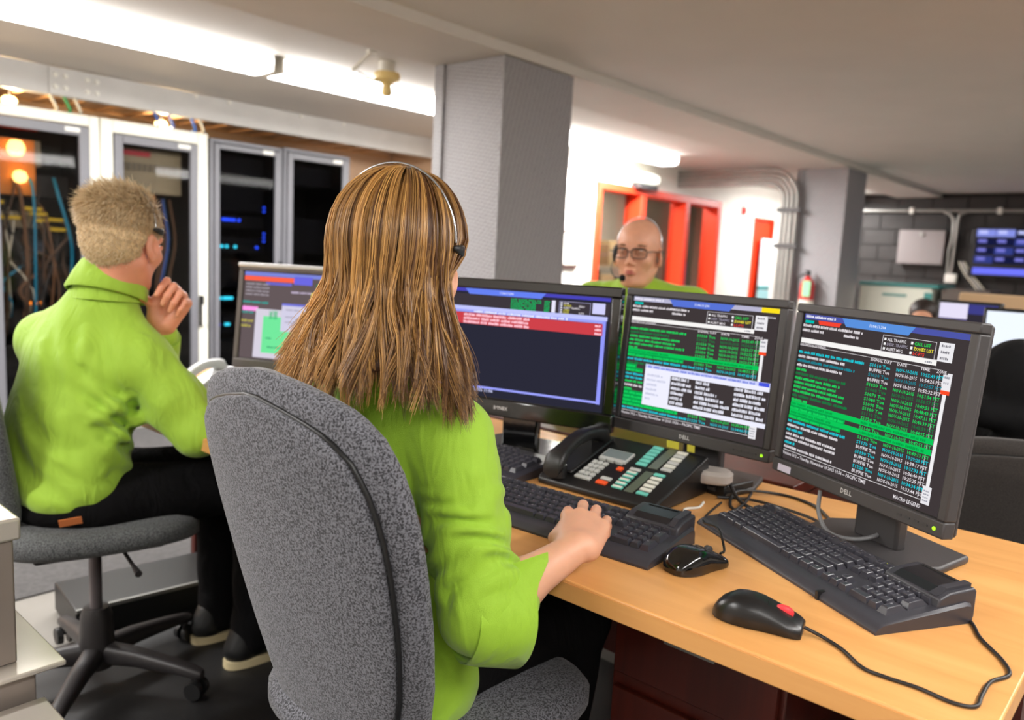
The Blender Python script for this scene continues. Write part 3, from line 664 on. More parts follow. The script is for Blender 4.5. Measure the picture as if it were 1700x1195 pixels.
def desk(label, y0, y1, x0=.943, x1=1.735):
    t = thing('desk', label, 'desk', ((x0+x1)/2, (y0+y1)/2, 0))
    w, d = x1-x0, y1-y0
    top = MB().box((0, 0, DZ-.0175), (w, d, .035)).build('desk_top', M_WOOD, t, bevel=.003)
    MB().box((-w/2-.0006, 0, DZ-.018), (.0012, d-.008, .028)).build('edge_band', M_WOOD, top)
    MB().box((.22, -d/2+.04 if y0 < 1 else -d/2+.03, .35), (.3, .03, .70)).build('side_panel', M_MAHOG, t)
    MB().box((.22, d/2-.03, .35), (.3, .03, .70)).build('side_panel', M_MAHOG, t)
    MB().box((.36, 0, .45), (.02, d-.1, .5)).build('modesty_panel', M_MAHOG, t)
    return t
desk('light beech desk where the woman works with three monitors', .122, 1.775)
desk('beech desk at the left where the blond man sits', 1.78, 2.88)
# mahogany drawer unit under the desk
t = thing('drawer_unit', 'dark red mahogany drawer unit under the woman\'s desk', 'drawer unit', (1.42, .62, .006))
MB().box((0, 0, .30), (.36, .34, .60)).build('body', M_MAHOG, t, bevel=.003)
for z in (.14, .34, .52):
    d = MB().box((-.188, 0, z), (.014, .32, .15 if z > .2 else .22)).build('drawer', M_MAHOG, t, bevel=.002); MB().box((-.20, 0, z+.03), (.012, .1, .012)).build('pull', M_STEEL, d)
t = thing('computer_tower', 'black computer tower standing under the desk by the drawer unit', 'computer', (1.45, 1.47, .006), .0)
MB().box((0, 0, .21), (.42, .19, .40)).build('case', M_BLACKP, t, bevel=.006); MB().box((-.213, 0, .24), (.012, .17, .32)).build('front_panel', M_CHAR, t, bevel=.004)
for a in (-.15, .15): MB().box((a, 0, .005), (.05, .15, .01)).build('foot', M_BLACKP, t)
# desk across, where the bald man sits
t = thing('desk', 'dark mahogany desk opposite, behind the row of monitors', 'desk', (2.07, 1.62, 0))
MB().box((0, 0, .725), (.62, 1.9, .03)).build('desk_top', M_MAHOG, t, bevel=.003)
for y in (-.9, .9): MB().box((0, y, .355), (.56, .03, .71)).build('side_panel', M_MAHOG, t)

# ------------------------------------------------------------------ text and screen drawing
GL = {}
def text_mesh(s, h, align='LEFT', bold=False):
    key = (s, bold)
    if key not in GL:
        cu = bpy.data.curves.new('t', 'FONT'); cu.body = s; cu.size = 1.0; cu.resolution_u = 1; cu.fill_mode = 'FRONT'
        if bold: cu.offset = .018
        o = bpy.data.objects.new('t', cu); me = o.to_mesh()
        V = np.array([v.co[:] for v in me.vertices]).reshape(-1, 3); F = [tuple(p.vertices) for p in me.polygons]
        o.to_mesh_clear(); bpy.data.objects.remove(o); bpy.data.curves.remove(cu); GL[key] = (V, F)
    V, F = GL[key]; V = V.copy()*h/.7
    if align == 'CENTER' and len(V): V[:, 0] -= (V[:, 0].min()+V[:, 0].max())/2
    return V, F
class Screen:
    """draws flat screen content; u right 0..1, v down 0..1; plane x-z facing -y"""
    def __init__(s, W, H): s.W, s.H, s.mb, s.k = W, H, MB(), 0
    def _p(s, u, v): return (u-.5)*s.W, (.5-v)*s.H
    def rect(s, u0, v0, u1, v1, c, sk=0.0, layer=None):
        s.k += 1; y = -.00012*(layer if layer is not None else 1)
        a, b = s._p(u0, v0); d, e = s._p(u1, v1)
        s.mb.add(([(a, y, b), (a+sk, y, e), (d-sk, y, e), (d, y, b)], [(0, 1, 2, 3)]), col=lin(c)); return s
    def text(s, u, v, h, st, c, fit=None, layer=6, bold=True):
        V, F = text_mesh(st, h*s.H, bold=bold)
        if not len(V): return s
        if fit: V[:, 0] *= fit*s.W/max(V[:, 0].max(), 1e-6)
        x, z = s._p(u, v); W = np.stack([V[:, 0]+x, np.full(len(V), -.00012*layer), V[:, 1]+z], 1)
        s.mb.add((W, F), col=lin(c)); return s
    def words(s, u, v, h, ln, c, seed=0, layer=6):
        r = random.Random(seed*7+int(v*999)+int(u*77)); x = u
        while x < u+ln:
            w = min(r.uniform(.03, .10), u+ln-x)
            if w > .006:
                n = max(1, int(w/.0085)); cw = w/n
                for i in range(n):
                    hh = h*r.choice([1, 1, .78, .9]); s.rect(x+i*cw, v-hh, x+i*cw+cw*r.uniform(.62, .92), v, c, layer=layer)
            x += w+.007
        return s
BK_REFLECT = (60, 53, 54)  # screen black lifted to paint room reflections into the emission
def bezel_monitor(name, label, loc, rz, tilt, zc, W, H, bz, bb, screen, depth=.055, gloss=False, stand=True, bm=None, group=None):
    """loc on the desk; panel centre at height zc; parts: bezel, screen, back shell, stand"""
    bm = bm or M_BEZ
    t = thing(name, label, 'monitor', loc, rz, group)
    T = np.array(Matrix.Translation((0, 0, zc)) @ Matrix.Rotation(-tilt, 4, 'X'))
    f = MB(); iw, ih = W-2*bz, H-bz-bb
    zt, zb = H/2, -H/2
    f.box((0, .012, zt-bz/2), (W, .024, bz), T); f.box((0, .012, zb+bb/2), (W, .024, bb), T)
    for s in (-1, 1): f.box((s*(W/2-bz/2), .012, zb+bb+ih/2), (bz, .024, ih), T)
    be = f.build('bezel', bm, t, bevel=.003)
    zc2 = zb+bb+ih/2
    sc = MB().box((0, .010, zc2), (iw, .008, ih), T).build('screen', M_SCRG if gloss else M_SCR, t)
    img = screen(iw*.985, ih*.985)
    img.mb.V = [v + np.array([0, .0055, zc2]) for v in img.mb.V]; V = np.concatenate(img.mb.V) @ T[:3, :3].T + T[:3, 3]
    mesh_obj('screen_image', V, img.mb.F, M_IMG, sc, C=img.mb.C)
    b = MB(); rings = []
    for yy, k in ((.0245, .995), (.032, .985), (.05, .9), (depth+.01, .6)):
        rings.append([(sx*W/2*k, yy, sz*H/2*k) for sx, sz in ((-1, -1), (1, -1), (1, 1), (-1, 1))])
    b.add(loft(rings), T); b.build('back_shell', bm, t, bevel=.004)
    if stand:
        n = MB().box((0, .075, (zc-.05)/2+.01), (.10, .026, zc-.05)).build('stand_neck', bm, t, bevel=.006)
        MB().add(prism([(-.11, .005), (-.13, .08), (-.10, .18), (.10, .18), (.13, .08), (.11, .005)], .0, .014)).build('stand_base', bm, t, bevel=.005)
    return t, be, T
M_BEZ = mat('monitor_charcoal', (62, 59, 60), .48, bump=(700, .15, .0004)); M_SCR = mat('screen_matte', (22, 20, 21), .35); M_SCRG = mat('screen_gloss', (12, 12, 16), .12)
M_GLOSSB = mat('gloss_black', (10, 10, 11), .12, coat=.6); M_LOGO = mat('logo_silver', (214, 214, 216), .35, .4); M_LEDG = mat('green_led', (150, 225, 30), .4, emit=1.0)
def logo(parent, T, txt, x, z, h, m=None, y=-.0008):
    V, F = text_mesh(txt, h, 'CENTER', True); V = np.stack([V[:, 0]+x, np.full(len(V), y), V[:, 1]+z], 1)
    V = V @ T[:3, :3].T + T[:3, 3]; return mesh_obj('logo', V, F, m or M_LOGO, parent)
def dell_bits(be, T, W, H):
    logo(be, T, 'DELL', 0.0, -H/2+.010, .0085)
    for k in range(4):
        x = W/2-.085+k*.017
        MB().box((x, -.0006, -H/2+.013), (.009, .0014, .003), T).build('button', M_CHAR, be)
    MB().cyl((W/2-.017, -.0012, -H/2+.013), (W/2-.017, .001, -H/2+.013), .0032, n=10, M=T).build('power_light', M_LEDG, be)
GR, DG, CY, DC, WH = (20, 205, 92), (14, 120, 62), (20, 196, 210), (16, 134, 150), (220, 214, 218)
def head_block(s, tint=(74, 82, 160), mid=(86, 138, 212), red=True):
    s.rect(0, 0, 1, 1, BK_REFLECT, layer=0)
    s.rect(0, 0, 1, .034, tint, layer=1).rect(.27, 0, .72, .052, mid, sk=.012, layer=2)
    s.words(.01, .024, .016, .22, (230, 228, 240), 3, 2).text(.45, .034, .018, '11:06:11.206', (225, 232, 250), layer=3)
    s.rect(.01, .042, .075, .06, (0, 180, 170), layer=2)
    if red: s.rect(.105, .036, .27, .062, (232, 66, 48), sk=.004, layer=2)
    s.words(.0, .086, .018, .42, WH, 5).words(.0, .118, .017, .16, WH, 6).words(.30, .118, .017, .1, WH, 8)
    # option box
    for a in ((.545, .066, .548, .166), (.842, .066, .845, .166), (.545, .066, .845, .069), (.545, .163, .845, .166)): s.rect(*a, (205, 200, 205), layer=3)
    for i, (st, c) in enumerate((('ALL TRAFFIC', WH), ('DESP. TRAFFIC', (150, 144, 160)), ('ALERT MSG', WH))):
        s.rect(.556, .083+i*.028, .568, .097+i*.028, (235, 235, 235), layer=4).text(.575, .099+i*.028, .017, st, c)
    for i, (st, c) in enumerate((('CALL LIST', (30, 210, 80)), ('ZONES LIST', (240, 226, 60)), ('LC-PTS', (236, 60, 50)))):
        s.rect(.71, .083+i*.028, .722, .099+i*.028, (240, 240, 240), layer=4).text(.729, .101+i*.028, .018, st, c)
    s.rect(.86, .062, .935, .168, (226, 224, 228), layer=3)
    for i in range(3): s.words(.872, .088+i*.034, .014, .045, (120, 118, 126), i+40, 4)
    s.rect(0, .163, .86, .195, (236, 234, 232), layer=2); s.words(.80, .187, .012, .04, (150, 150, 160), 3, 4)
    s.rect(0, .212, .90, .2145, (220, 216, 218), layer=2)
    s.text(0, .215, .016, 'DESCRIPTION OF EVENTS', WH, fit=.19)
    for u, st, w in ((.495, 'SIGNAL DAY', .13), (.655, 'DATE', .055), (.785, 'TIME', .05), (.87, 'ZONE', .05)):
        s.rect(u-.006, .214, u+w+.006, .234, BK_REFLECT, layer=4); s.text(u, .232, .017, st, WH, fit=w)
def rows(s, lst, v0, dv):
    v = v0
    tr = random.Random(5)
    for i, (c, ln, kind) in enumerate(lst):
        v += dv
        if kind == 'band':
            s.rect(0, v-dv*.95, .915, v+.004, (10, 190, 84), layer=3); s.words(.01, v-.003, dv*.5, .30, (8, 150, 66), i, 5); s.words(.50, v-.003, dv*.5, .38, (8, 150, 66), i, 5)
            continue
        if kind == 'bg': s.rect(0, v-dv*.95, ln, v+.004, (10, 150, 70), layer=3)
        s.words(0, v, dv*.56, ln, c, i+20)
        if kind == 'short': continue
        s.text(.495, v, dv*.66, ('BUFFIE Tue' if c == WH else 'S1%02d0 Tue' % (i+1)), c, fit=.125)
        s.text(.655, v, dv*.66, 'NOV-10-2015', c, fit=.12); s.text(.79, v, dv*.66, '10:%02d:%02d PST' % (55-i, tr.randint(10, 59)), c, fit=.12)
def scroll(s, v0=.235, v1=.93):
    s.rect(.885, v0, .888, v1, (190, 186, 192), layer=2).rect(.918, v0, .936, v1, (230, 228, 230), layer=2)
    s.rect(.905, v0-.01, .95, v0+.085, (224, 222, 226), layer=3).rect(.905, v0+.085, .95, v0+.107, (240, 74, 40), layer=4)
    for i in range(2): s.words(.913, v0+.02+i*.03, .012, .028, (150, 150, 160), i+9, 5)
    s.rect(.905, v1-.075, .95, v1+.025, (224, 222, 226), layer=3)
    for i in range(4): s.words(.912, v1-.045+i*.018, .008, .03, (150, 150, 160), i+19, 5)
def foot(s): 
    s.rect(0, .935, .9, .9385, (220, 216, 218), layer=3); s.text(.0, .968, .021, 'Version 10.2 -- Tuesday, November 10 2015 10:56 -- PACIFIC TIME', WH, fit=.59)
def scr_right(W, H):
    s = Screen(W, H); head_block(s)
    rows(s, [(CY, .46, ''), (WH, .34, ''), (DC, .41, ''), (WH, .33, ''), (GR, .08, ''), (DG, .37, ''), (GR, .33, ''), (GR, .31, ''), (GR, .37, ''), (GR, .37, ''), (DG, .40, ''), (GR, .12, ''), (GR, 0, 'band'), (GR, .40, 'bg'),
             (GR, 0, 'band'), (GR, .38, 'bg'), (CY, .42, ''), (WH, .38, ''), (CY, .13, ''), (WH, .37, ''), (WH, .37, ''), (CY, .08, ''), (WH, .36, ''), ], .236, .0298)
    scroll(s); foot(s); s.text(.76, .985, .022, 'MACRO LEGEND', WH, fit=.15)
    return s
def scr_mid(W, H):
    s = Screen(W, H); head_block(s, tint=(176, 174, 200), mid=(84, 110, 204), red=False)
    rows(s, [(GR, .42, ''), (DG, .30, ''), (GR, .38, ''), (GR, .35, ''), (GR, .42, ''), (GR, .07, ''), (GR, 0, 'band'), (GR, .42, 'bg'), (CY, .50, ''), (DG, .34, ''), (GR, .08, 'bg'), (GR, .13, 'bg'), (CY, .14, ''), (CY, .14, ''), (GR, .14, ''), (WH, .14, ''), (GR, .07, ''), (GR, .42, 'bg'),
             (GR, .45, 'bg'), (GR, .42, 'bg'), (GR, .42, 'bg'), (CY, .49, ''), ], .236, .0312)
    scroll(s); foot(s)
    s.rect(.15, .535, 1.0, .865, (228, 228, 244), layer=8).rect(.15, .535, 1.0, .565, (196, 200, 240), layer=9).rect(.93, .537, .995, .565, (70, 84, 214), layer=10)
    s.words(.17, .562, .016, .74, (110, 124, 214), 11, 10)
    s.rect(.345, .60, 1.0, .83, BK_REFLECT, layer=9)
    for i in range(6):
        v = .628+i*.038
        s.words(.355, v, .024, (.12, .14, .15, .10, .09, .10)[i], (224, 224, 236), 50+i, 11); s.words(.525, v, .024, (.10, .10, .15, .20, .24, .21)[i], (224, 224, 236), 60+i, 11); s.words(.785, v, .024, (.18, .20, .18, .20, .18, .20)[i], (224, 224, 236), 70+i, 11)
        s.words(.17, v, .018, (.12, .15, .08, .09, .10, .04)[i], (190, 192, 214), 80+i, 11)
    s.rect(.89, .0, 1.0, .034, (244, 216, 30), layer=4); s.words(.93, .075, .014, .06, (170, 166, 172), 4, 4)
    return s
def scr_tv(W, H):
    s = Screen(W, H); s.rect(0, 0, 1, 1, (40, 40, 54), layer=0)  # base colour likewise lifted to paint in reflections
    s.rect(0, 0, 1, .03, (70, 66, 178), layer=1).rect(.2, 0, .66, .052, (98, 124, 232), sk=.012, layer=2).text(.40, .035, .02, '11:06:11.206', (226, 230, 252), layer=3)
    s.rect(0, .05, 1, .16, (58, 52, 58), layer=1)
    for i in range(6): s.words(.47, .078+i*.017, .0135, .17 if i < 2 else .14, (14, 170, 92), i, 3); s.words(.655, .078+i*.017, .0135, .03, (14, 170, 92), i+9, 3)
    s.rect(.695, .056, .715, .163, (224, 222, 240), layer=3)
    for a in ((.735, .056, .737, .166), (.898, .056, .9, .166), (.735, .056, .9, .059), (.735, .163, .9, .166)): s.rect(*a, (170, 168, 210), layer=3)
    for i, (a, ca, b2) in enumerate((('ADM', WH, ''), ('GUARD', (214, 206, 70), 'FIELD'), ('ALERT TRAFFIC', WH, ''), ('OPEN', (214, 206, 70), ''), ('PAGE', (214, 206, 70), 'SUPV'))):
        s.rect(.742, .066+i*.02, .752, .078+i*.02, (226, 226, 240), layer=4).text(.758, .08+i*.02, .016, a, ca)
        if b2: s.text(.84, .08+i*.02, .016, b2, WH)
    s.rect(.91, .052, .975, .145, (200, 200, 240), layer=3)
    s.rect(0, .165, .99, .20, (186, 190, 246), layer=2).rect(0, .2, .97, .225, (150, 156, 236), layer=2); s.words(.26, .222, .02, .53, (224, 226, 252), 3, 4)
    for i in range(3):
        v = .262+i*.034; s.rect(0, v-.034, .97, v+.001, (196, 62, 70), layer=2); s.words(.2, v-.004, .024, .38, (248, 196, 210), 30+i, 4); s.words(.93, v-.004, .02, .035, (248, 196, 210), 33+i, 4)
    s.rect(.965, .2, .985, .93, (140, 146, 240), layer=2).rect(0, .905, .985, .925, (150, 156, 244), layer=2); s.text(.12, .955, .03, 'TUESDAY 11-10-2015 11:06', (214, 218, 255), fit=.28)
    return s
def scr_left(W, H):
    s = Screen(W, H); s.rect(0, 0, 1, 1, (96, 84, 86), layer=0)
    s.rect(0, 0, 1, .045, (120, 130, 210), layer=1).rect(.0, .05, .5, .10, (252, 96, 72), layer=2).rect(.5, .03, .68, .12, (104, 100, 216), layer=2).rect(.22, .11, .48, .14, (104, 100, 200), layer=2)
    for i in range(4): s.words(.02, .15+i*.04, .022, .24, (156, 148, 156), i, 3)
    s.words(.48, .22, .024, .2, (190, 176, 200), 4, 3).rect(.68, .20, .83, .27, (226, 212, 66), layer=3).rect(.83, .21, .97, .27, (250, 100, 64), layer=3).rect(.72, .10, .80, .13, (40, 130, 70), layer=3).words(.84, .14, .03, .1, (150, 50, 56), 5, 3)
    s.rect(.97, .14, 1, .40, (40, 150, 150), layer=3).words(.0, .36, .024, .26, (40, 160, 150), 8, 3).rect(0, .40, .16, .45, (250, 150, 226), layer=3).words(0, .48, .024, .12, (40, 160, 150), 9, 3).words(0, .58, .03, .12, (180, 170, 80), 10, 3).words(0, .64, .03, .1, (180, 170, 80), 12, 3)
    s.rect(.14, .42, 1, .98, (206, 200, 214), layer=4).rect(.22, .50, 1, .92, (110, 222, 150), layer=5).rect(.40, .34, .93, .66, (202, 198, 220), layer=6).rect(.40, .34, .93, .365, (110, 112, 210), layer=7).rect(.60, .43, .90, .49, (228, 216, 224), layer=7).rect(.58, .60, .9, .63, (226, 216, 220), layer=7)
    s.rect(.92, .60, 1, .68, (252, 84, 56), layer=8).words(.28, .86, .02, .22, (60, 160, 110), 1, 7).words(.26, .76, .02, .06, (60, 160, 110), 3, 7).words(.28, .53, .1, .08, (70, 180, 120), 5, 6)
    s.words(.44, .42, .018, .14, (160, 156, 176), 6, 8).words(.44, .5, .018, .1, (160, 156, 176), 7, 8).words(.44, .56, .018, .12, (160, 156, 176), 8, 8)
    return s
RZ = -math.pi/2
W, H = .405, .335
t, be, T = bezel_monitor('monitor', 'right charcoal monitor, angled, showing green and cyan text rows', (1.422, .439, DZ), RZ-.497, .078, 1.0026-DZ, W, H, .017, .027, scr_right)
dell_bits(be, T, W, H); MB().box((-.165, -.0008, -H/2+.011), (.036, .0012, .013), T).build('asset_sticker', mat('sticker_white', (222, 216, 236), .5), be)
t, be, T = bezel_monitor('monitor', 'middle charcoal monitor with green rows and a grey pop-up window', (1.559, .843, DZ), RZ-.060, .073, 1.0046-DZ, W, H, .017, .027, scr_mid)
dell_bits(be, T, W, H)
t, be, T = bezel_monitor('monitor', 'wide glossy black monitor with red rows right of the woman\'s head', (1.430, 1.263, DZ), RZ+.258, .05, 1.0054-DZ, .537, .336, .024, .042, scr_tv, gloss=True, bm=M_GLOSSB)
logo(be, T, 'DYNEX', -.02, -.336/2+.018, .008)
t, be, T = bezel_monitor('monitor', 'silver-edged monitor with a green form on the blond man\'s desk', (1.420, 2.211, DZ), RZ+.428, .12, .9913-DZ, .41, .335, .017, .03, scr_left, bm=mat('monitor_brown_grey', (84, 76, 74), .4))
MB().add(loft([superring((x, .008, .335/2+.002), YA, ZA, .016, .008, 2.5, 12) for x in (-.2045, .2045)]), T).build('silver_top_edge', mat('silver_plastic', (206, 206, 208), .3, .3), be, smooth=50)
# yellow sticky notes on the phone side of the middle monitor
for k, (y, w) in enumerate(((.86, .03), (.815, .018))):
    o = MB().box((0, 0, 0), (.0012, w, .016)).build('sticky_note', mat('sticky_yellow', (196, 186, 60), .6), loc=(1.528, y, .835)); o.rotation_euler = (0, -.1, 0)
    tag(o, ['wider', 'smaller'][k] + ' yellow sticky note below the middle monitor', 'note')
# ------------------------------------------------------------------ keyboards
M_KB = mat('keyboard_black', (54, 53, 59), .40, bump=(900, .1, .0003)); M_KEY = mat('key_black', (58, 57, 64), .24); M_LEG = mat('key_print', (176, 176, 182), .5)
def key_mesh(w):
    a, b = w/2, .0089; h = .0092; V = []; F = []
    for x, y0, y1, z in ((a, -b, b, 0), (w/2-.0029, -.0066, .0052, h*.90), (w/2-.0037, -.0058, .0044, h), (w/2-.0052, -.0042, .0030, h*.90)):
        V += [(-x, y0, z), (x, y0, z), (x, y1, z+(.0004 if z else 0)), (-x, y1, z+(.0004 if z else 0))]
    for k in range(3):
        for i in range(4): F.append((k*4+i, k*4+(i+1) % 4, k*4+4+(i+1) % 4, k*4+4+i))
    F.append((12, 13, 14, 15))
    return mesh_data('key', V, F, M_KEY)
KM = {}
U = .019
ROWS = [[('Esc', 1), (None, 1), ('F1', 1), ('F2', 1), ('F3', 1), ('F4', 1), (None, .5), ('F5', 1), ('F6', 1), ('F7', 1), ('F8', 1), (None, .5), ('F9', 1), ('F10', 1), ('F11', 1), ('F12', 1)],
        [(c, 1) for c in '`1234567890-='] + [('', 2)],
        [('Tab', 1.5)] + [(c, 1) for c in 'QWERTYUIOP[]'] + [('\\', 1.5)],
        [('Caps', 1.75)] + [(c, 1) for c in "ASDFGHJKL;'"] + [('Enter', 2.25)],
        [('Shift', 2.25)] + [(c, 1) for c in 'ZXCVBNM,./'] + [('Shift', 2.75)],
        [('Ctrl', 1.5), ('', 1.25), ('Alt', 1.25), ('', 6), ('Alt', 1.25), ('', 1.25), ('', 1.25), ('Ctrl', 1.25)]]
NAV = {0: ['', '', ''], 1: ['Ins', 'Hm', 'Pg'], 2: ['Del', 'End', 'Pg'], 4: [None, '^', None], 5: ['<', 'v', '>']}
PAD = {1: ['Nm', '/', '*', '-'], 2: ['7', '8', '9', '+'], 3: ['4', '5', '6', None], 4: ['1', '2', '3', 'En'], 5: ['0', None, '.', None]}
def keyboard(label, loc, rz, reader=True, legends=True, tag_txt='DELL'):
    t = thing('keyboard', label, 'keyboard', loc, rz)
    W, D = .462, .190
    prof = [(.016, 0), (.016, .004), (.020, .010), (.029, .0142), (.046, .0165), (.178, .0315), (.187, .029), (D, .022), (D, 0)]
    xs = [-W/2, -W/2+.004, W/2-.004, W/2]
    rings = [[(x, p[0] if (x not in (xs[0], xs[3]) or p[1] < .006) else p[0]*.985+.001, p[1]*(.86 if x in (xs[0], xs[3]) else 1)) for p in prof] for x in xs]
    b = MB().add(loft(rings)); body = b.build('case', M_KB, t, smooth=30)
    body['label'] = 'sloping black keyboard case with palm edge'
    MB().box((W/2-.118, .026, .0068), (.006, .026, .0135)).build('notch', M_BLACKP, body)
    k = (.0315-.0165)/.132; ang = math.atan(k)
    def deck(y): return .0165+(y-.046)*k
    leg = MB()
    def key(x, y, w, s, dy=1):
        kk = (round(w, 4), dy)
        if kk not in KM: KM[kk] = key_mesh(w) if dy == 1 else mesh_data('key', np.array([v.co[:] for v in key_mesh(w).vertices])*np.array([1, 2.08, 1]), [tuple(p.vertices) for p in key_mesh(w).polygons], M_KEY)
        o = bpy.data.objects.new('key', KM[kk]); COL.objects.link(o); o.parent = t; o.location = (x, y, deck(y)); o.rotation_euler = (ang, 0, 0)
        if s and legends:
            V, F = text_mesh(s, .0042 if len(s) == 1 else .0026, 'LEFT', True)
            if len(V):
                V = np.stack([V[:, 0]+x-w/2+.0042, V[:, 1]+y+.0005, np.full(len(V), deck(y)+.0094)], 1); V[:, 2] += (V[:, 1]-y)*k-.0004
                leg.add((V, F))
    x0 = -W/2+.016
    for r, row in enumerate(ROWS):
        y = .158-r*.0192-(.004 if r else 0); x = x0
        for s, w in row:
            if s is not None: key(x+w*U/2, y, w*U-.0012, s)
            x += w*U
        for i, s in enumerate(NAV.get(r, [])):
            if s is not None: key(x0+15.3*U+(i+.5)*U, y, U-.0012, s)
        for i, s in enumerate(PAD.get(r, [])):
            if s is None: continue
            w = 2 if s == '0' else 1; dy = 2 if s in ('+', 'En') else 1
            key(x0+18.55*U+(i+w/2)*U, y-(.0096 if dy == 2 else 0), w*U-.0012, s, dy)
    if leg.n: leg.build('key_print', M_LEG, t)['kind'] = 'stuff'
    logo_o = MB(); V, F = text_mesh(tag_txt, .006, 'LEFT', True); V = np.stack([V[:, 0]-W/2+.02, V[:, 1]+.1735, np.full(len(V), .0318)], 1); logo_o.add((V, F)); logo_o.build('logo', M_LEG, t)
    for i in range(3): MB().box((x0+18.1*U-.05+i*.017, .172, .0318), (.006, .004, .0012)).build('status_light', M_LEDY if i < 2 else M_CHAR, t)
    if reader:
        r0 = MB().add(loft([[(x, .128, deck(.128)-.004), (x, .132, deck(.13)+.013), (x, .150, .046), (x, .196, .050), (x, .200, .045), (x, .200, .003)] for x in (W/2-.112, W/2-.006)])).build('card_reader', M_KB, t, bevel=.003)
        MB().add(loft([[(x, .135, deck(.13)+.0145), (x, .15, .0472), (x, .193, .0512), (x, .193, .049), (x, .15, .044)] for x in (W/2-.098, W/2-.03)])).build('reader_lid', mat('reader_black', (30, 29, 33), .3), r0)
        MB().add(loft([[(x, .132, deck(.13)+.0145), (x, .15, .0505), (x, .196, .0545), (x, .196, .049), (x, .15, .044)] for x in (W/2-.026, W/2-.014)])).build('reader_rib', M_KB, r0)
        MB().box((W/2-.064, .187, .0512), (.06, .003, .0012)).build('card_slot', M_BLACKP, r0)
    return t
M_LEDY = mat('keyboard_led', (214, 226, 60), .4, emit=.8)
# woman's keyboard: front edge from (1.07,.635) towards (1.047,.93)
keyboard('black keyboard with card reader under the woman\'s hand', (1.042, .861, DZ), RZ+.06)
keyboard('black keyboard lying at an angle in front of the right monitor', (1.218, .501, DZ), RZ-.525)
t3 = keyboard('dusty older black keyboard pushed behind the woman\'s keyboard', (1.232, 1.32, DZ), RZ+.02, reader=False, legends=False, tag_txt='DELL')

# ------------------------------------------------------------------ mice
def mouse(label, loc, rz, wheel, L=.118, W=.062, Hh=.038, gloss=False):
    t = thing('computer_mouse', label, 'mouse', loc, rz)
    m = M_GLOSSB if gloss else mat('mouse_black', (24, 23, 24), .3)
    rings = []
    ws = ([0, .03, .1, .22, .4, .55, .7, .85, .95, 1], [.30, .55, .78, .95, 1, .93, .90, .93, .88, .74]); hs = ([0, .03, .1, .25, .4, .55, .7, .85, .95, 1], [.28, .45, .68, .94, 1, .93, .78, .60, .46, .34])
    for sv in (0, .015, .04, .09, .16, .25, .35, .45, .55, .65, .75, .84, .91, .96, .985, 1):
        y = (sv-.5)*L; hw = W/2*np.interp(sv, *ws); hh = Hh*np.interp(sv, *hs); ring = []
        for a in np.linspace(0, np.pi, 19):
            c, sn = math.cos(a), math.sin(a); ring.append((hw*math.copysign(abs(c)**.62, c), y, .005+(hh-.005)*sn**.72))
        for c in (-1, -.5, .5, 1): ring.append((hw*.96*c, y, .001))
        rings.append(ring)
    MB().add(loft(rings)).build('body', m, t, smooth=60)
    MB().tube([(x_*W*.42, L*.11-.004*abs(x_)*0, Hh*(.905-.42*abs(x_)**2.4)) for x_ in np.linspace(-1, 1, 13)], .0007, 6).build('button_split', M_BLACKP, t)
    wh = MB().add(loft([superring((x, 0, 0), YA, ZA, r, r, 2, 18) for x, r in ((-.005, .006), (-.003, .0095), (.003, .0095), (.005, .006))]), np.array(Matrix.Translation((0, L*.27, Hh*.60)) @ Matrix.Scale(1.5 if wheel == 'red' else 1, 4, (0, 1, 0)))).build('scroll_wheel', mat('wheel_red', (226, 54, 62), .35) if wheel == 'red' else M_CHAR, t, smooth=50)
    return t
mouse('glossy black mouse beside the woman\'s hand', (1.143, .587, DZ), math.radians(-14)-math.pi/2, 'dark', L=.112, W=.068, gloss=True)
mouse('black mouse with a red scroll wheel near the desk edge', (1.030, .425, DZ), math.radians(-76)-math.pi/2, 'red', L=.122, W=.062, Hh=.041)
def cable(label, pts, r=.0024, m=None, n=10, name='cable', group=None):
    o = MB().tube(spline(pts, n), r, 8).build(name, m or M_BLACKP, smooth=70); return tag(o, label, 'cable', group)
z = DZ+.0028
CORD = [(1.045, .365, DZ+.010), (1.048, .34, DZ+.004), (1.035, .31, z), (1.006, .275, z), (1.003, .245, z), (1.006, .21, z), (1.001, .172, z), (1.012, .150, z), (1.045, .150, z), (1.09, .149, z), (1.128, .136, z), (1.165, .150, z), (1.215, .185, z), (1.26, .205, z), (1.31, .24, z), (1.36, .29, z), (1.38, .36, z)]
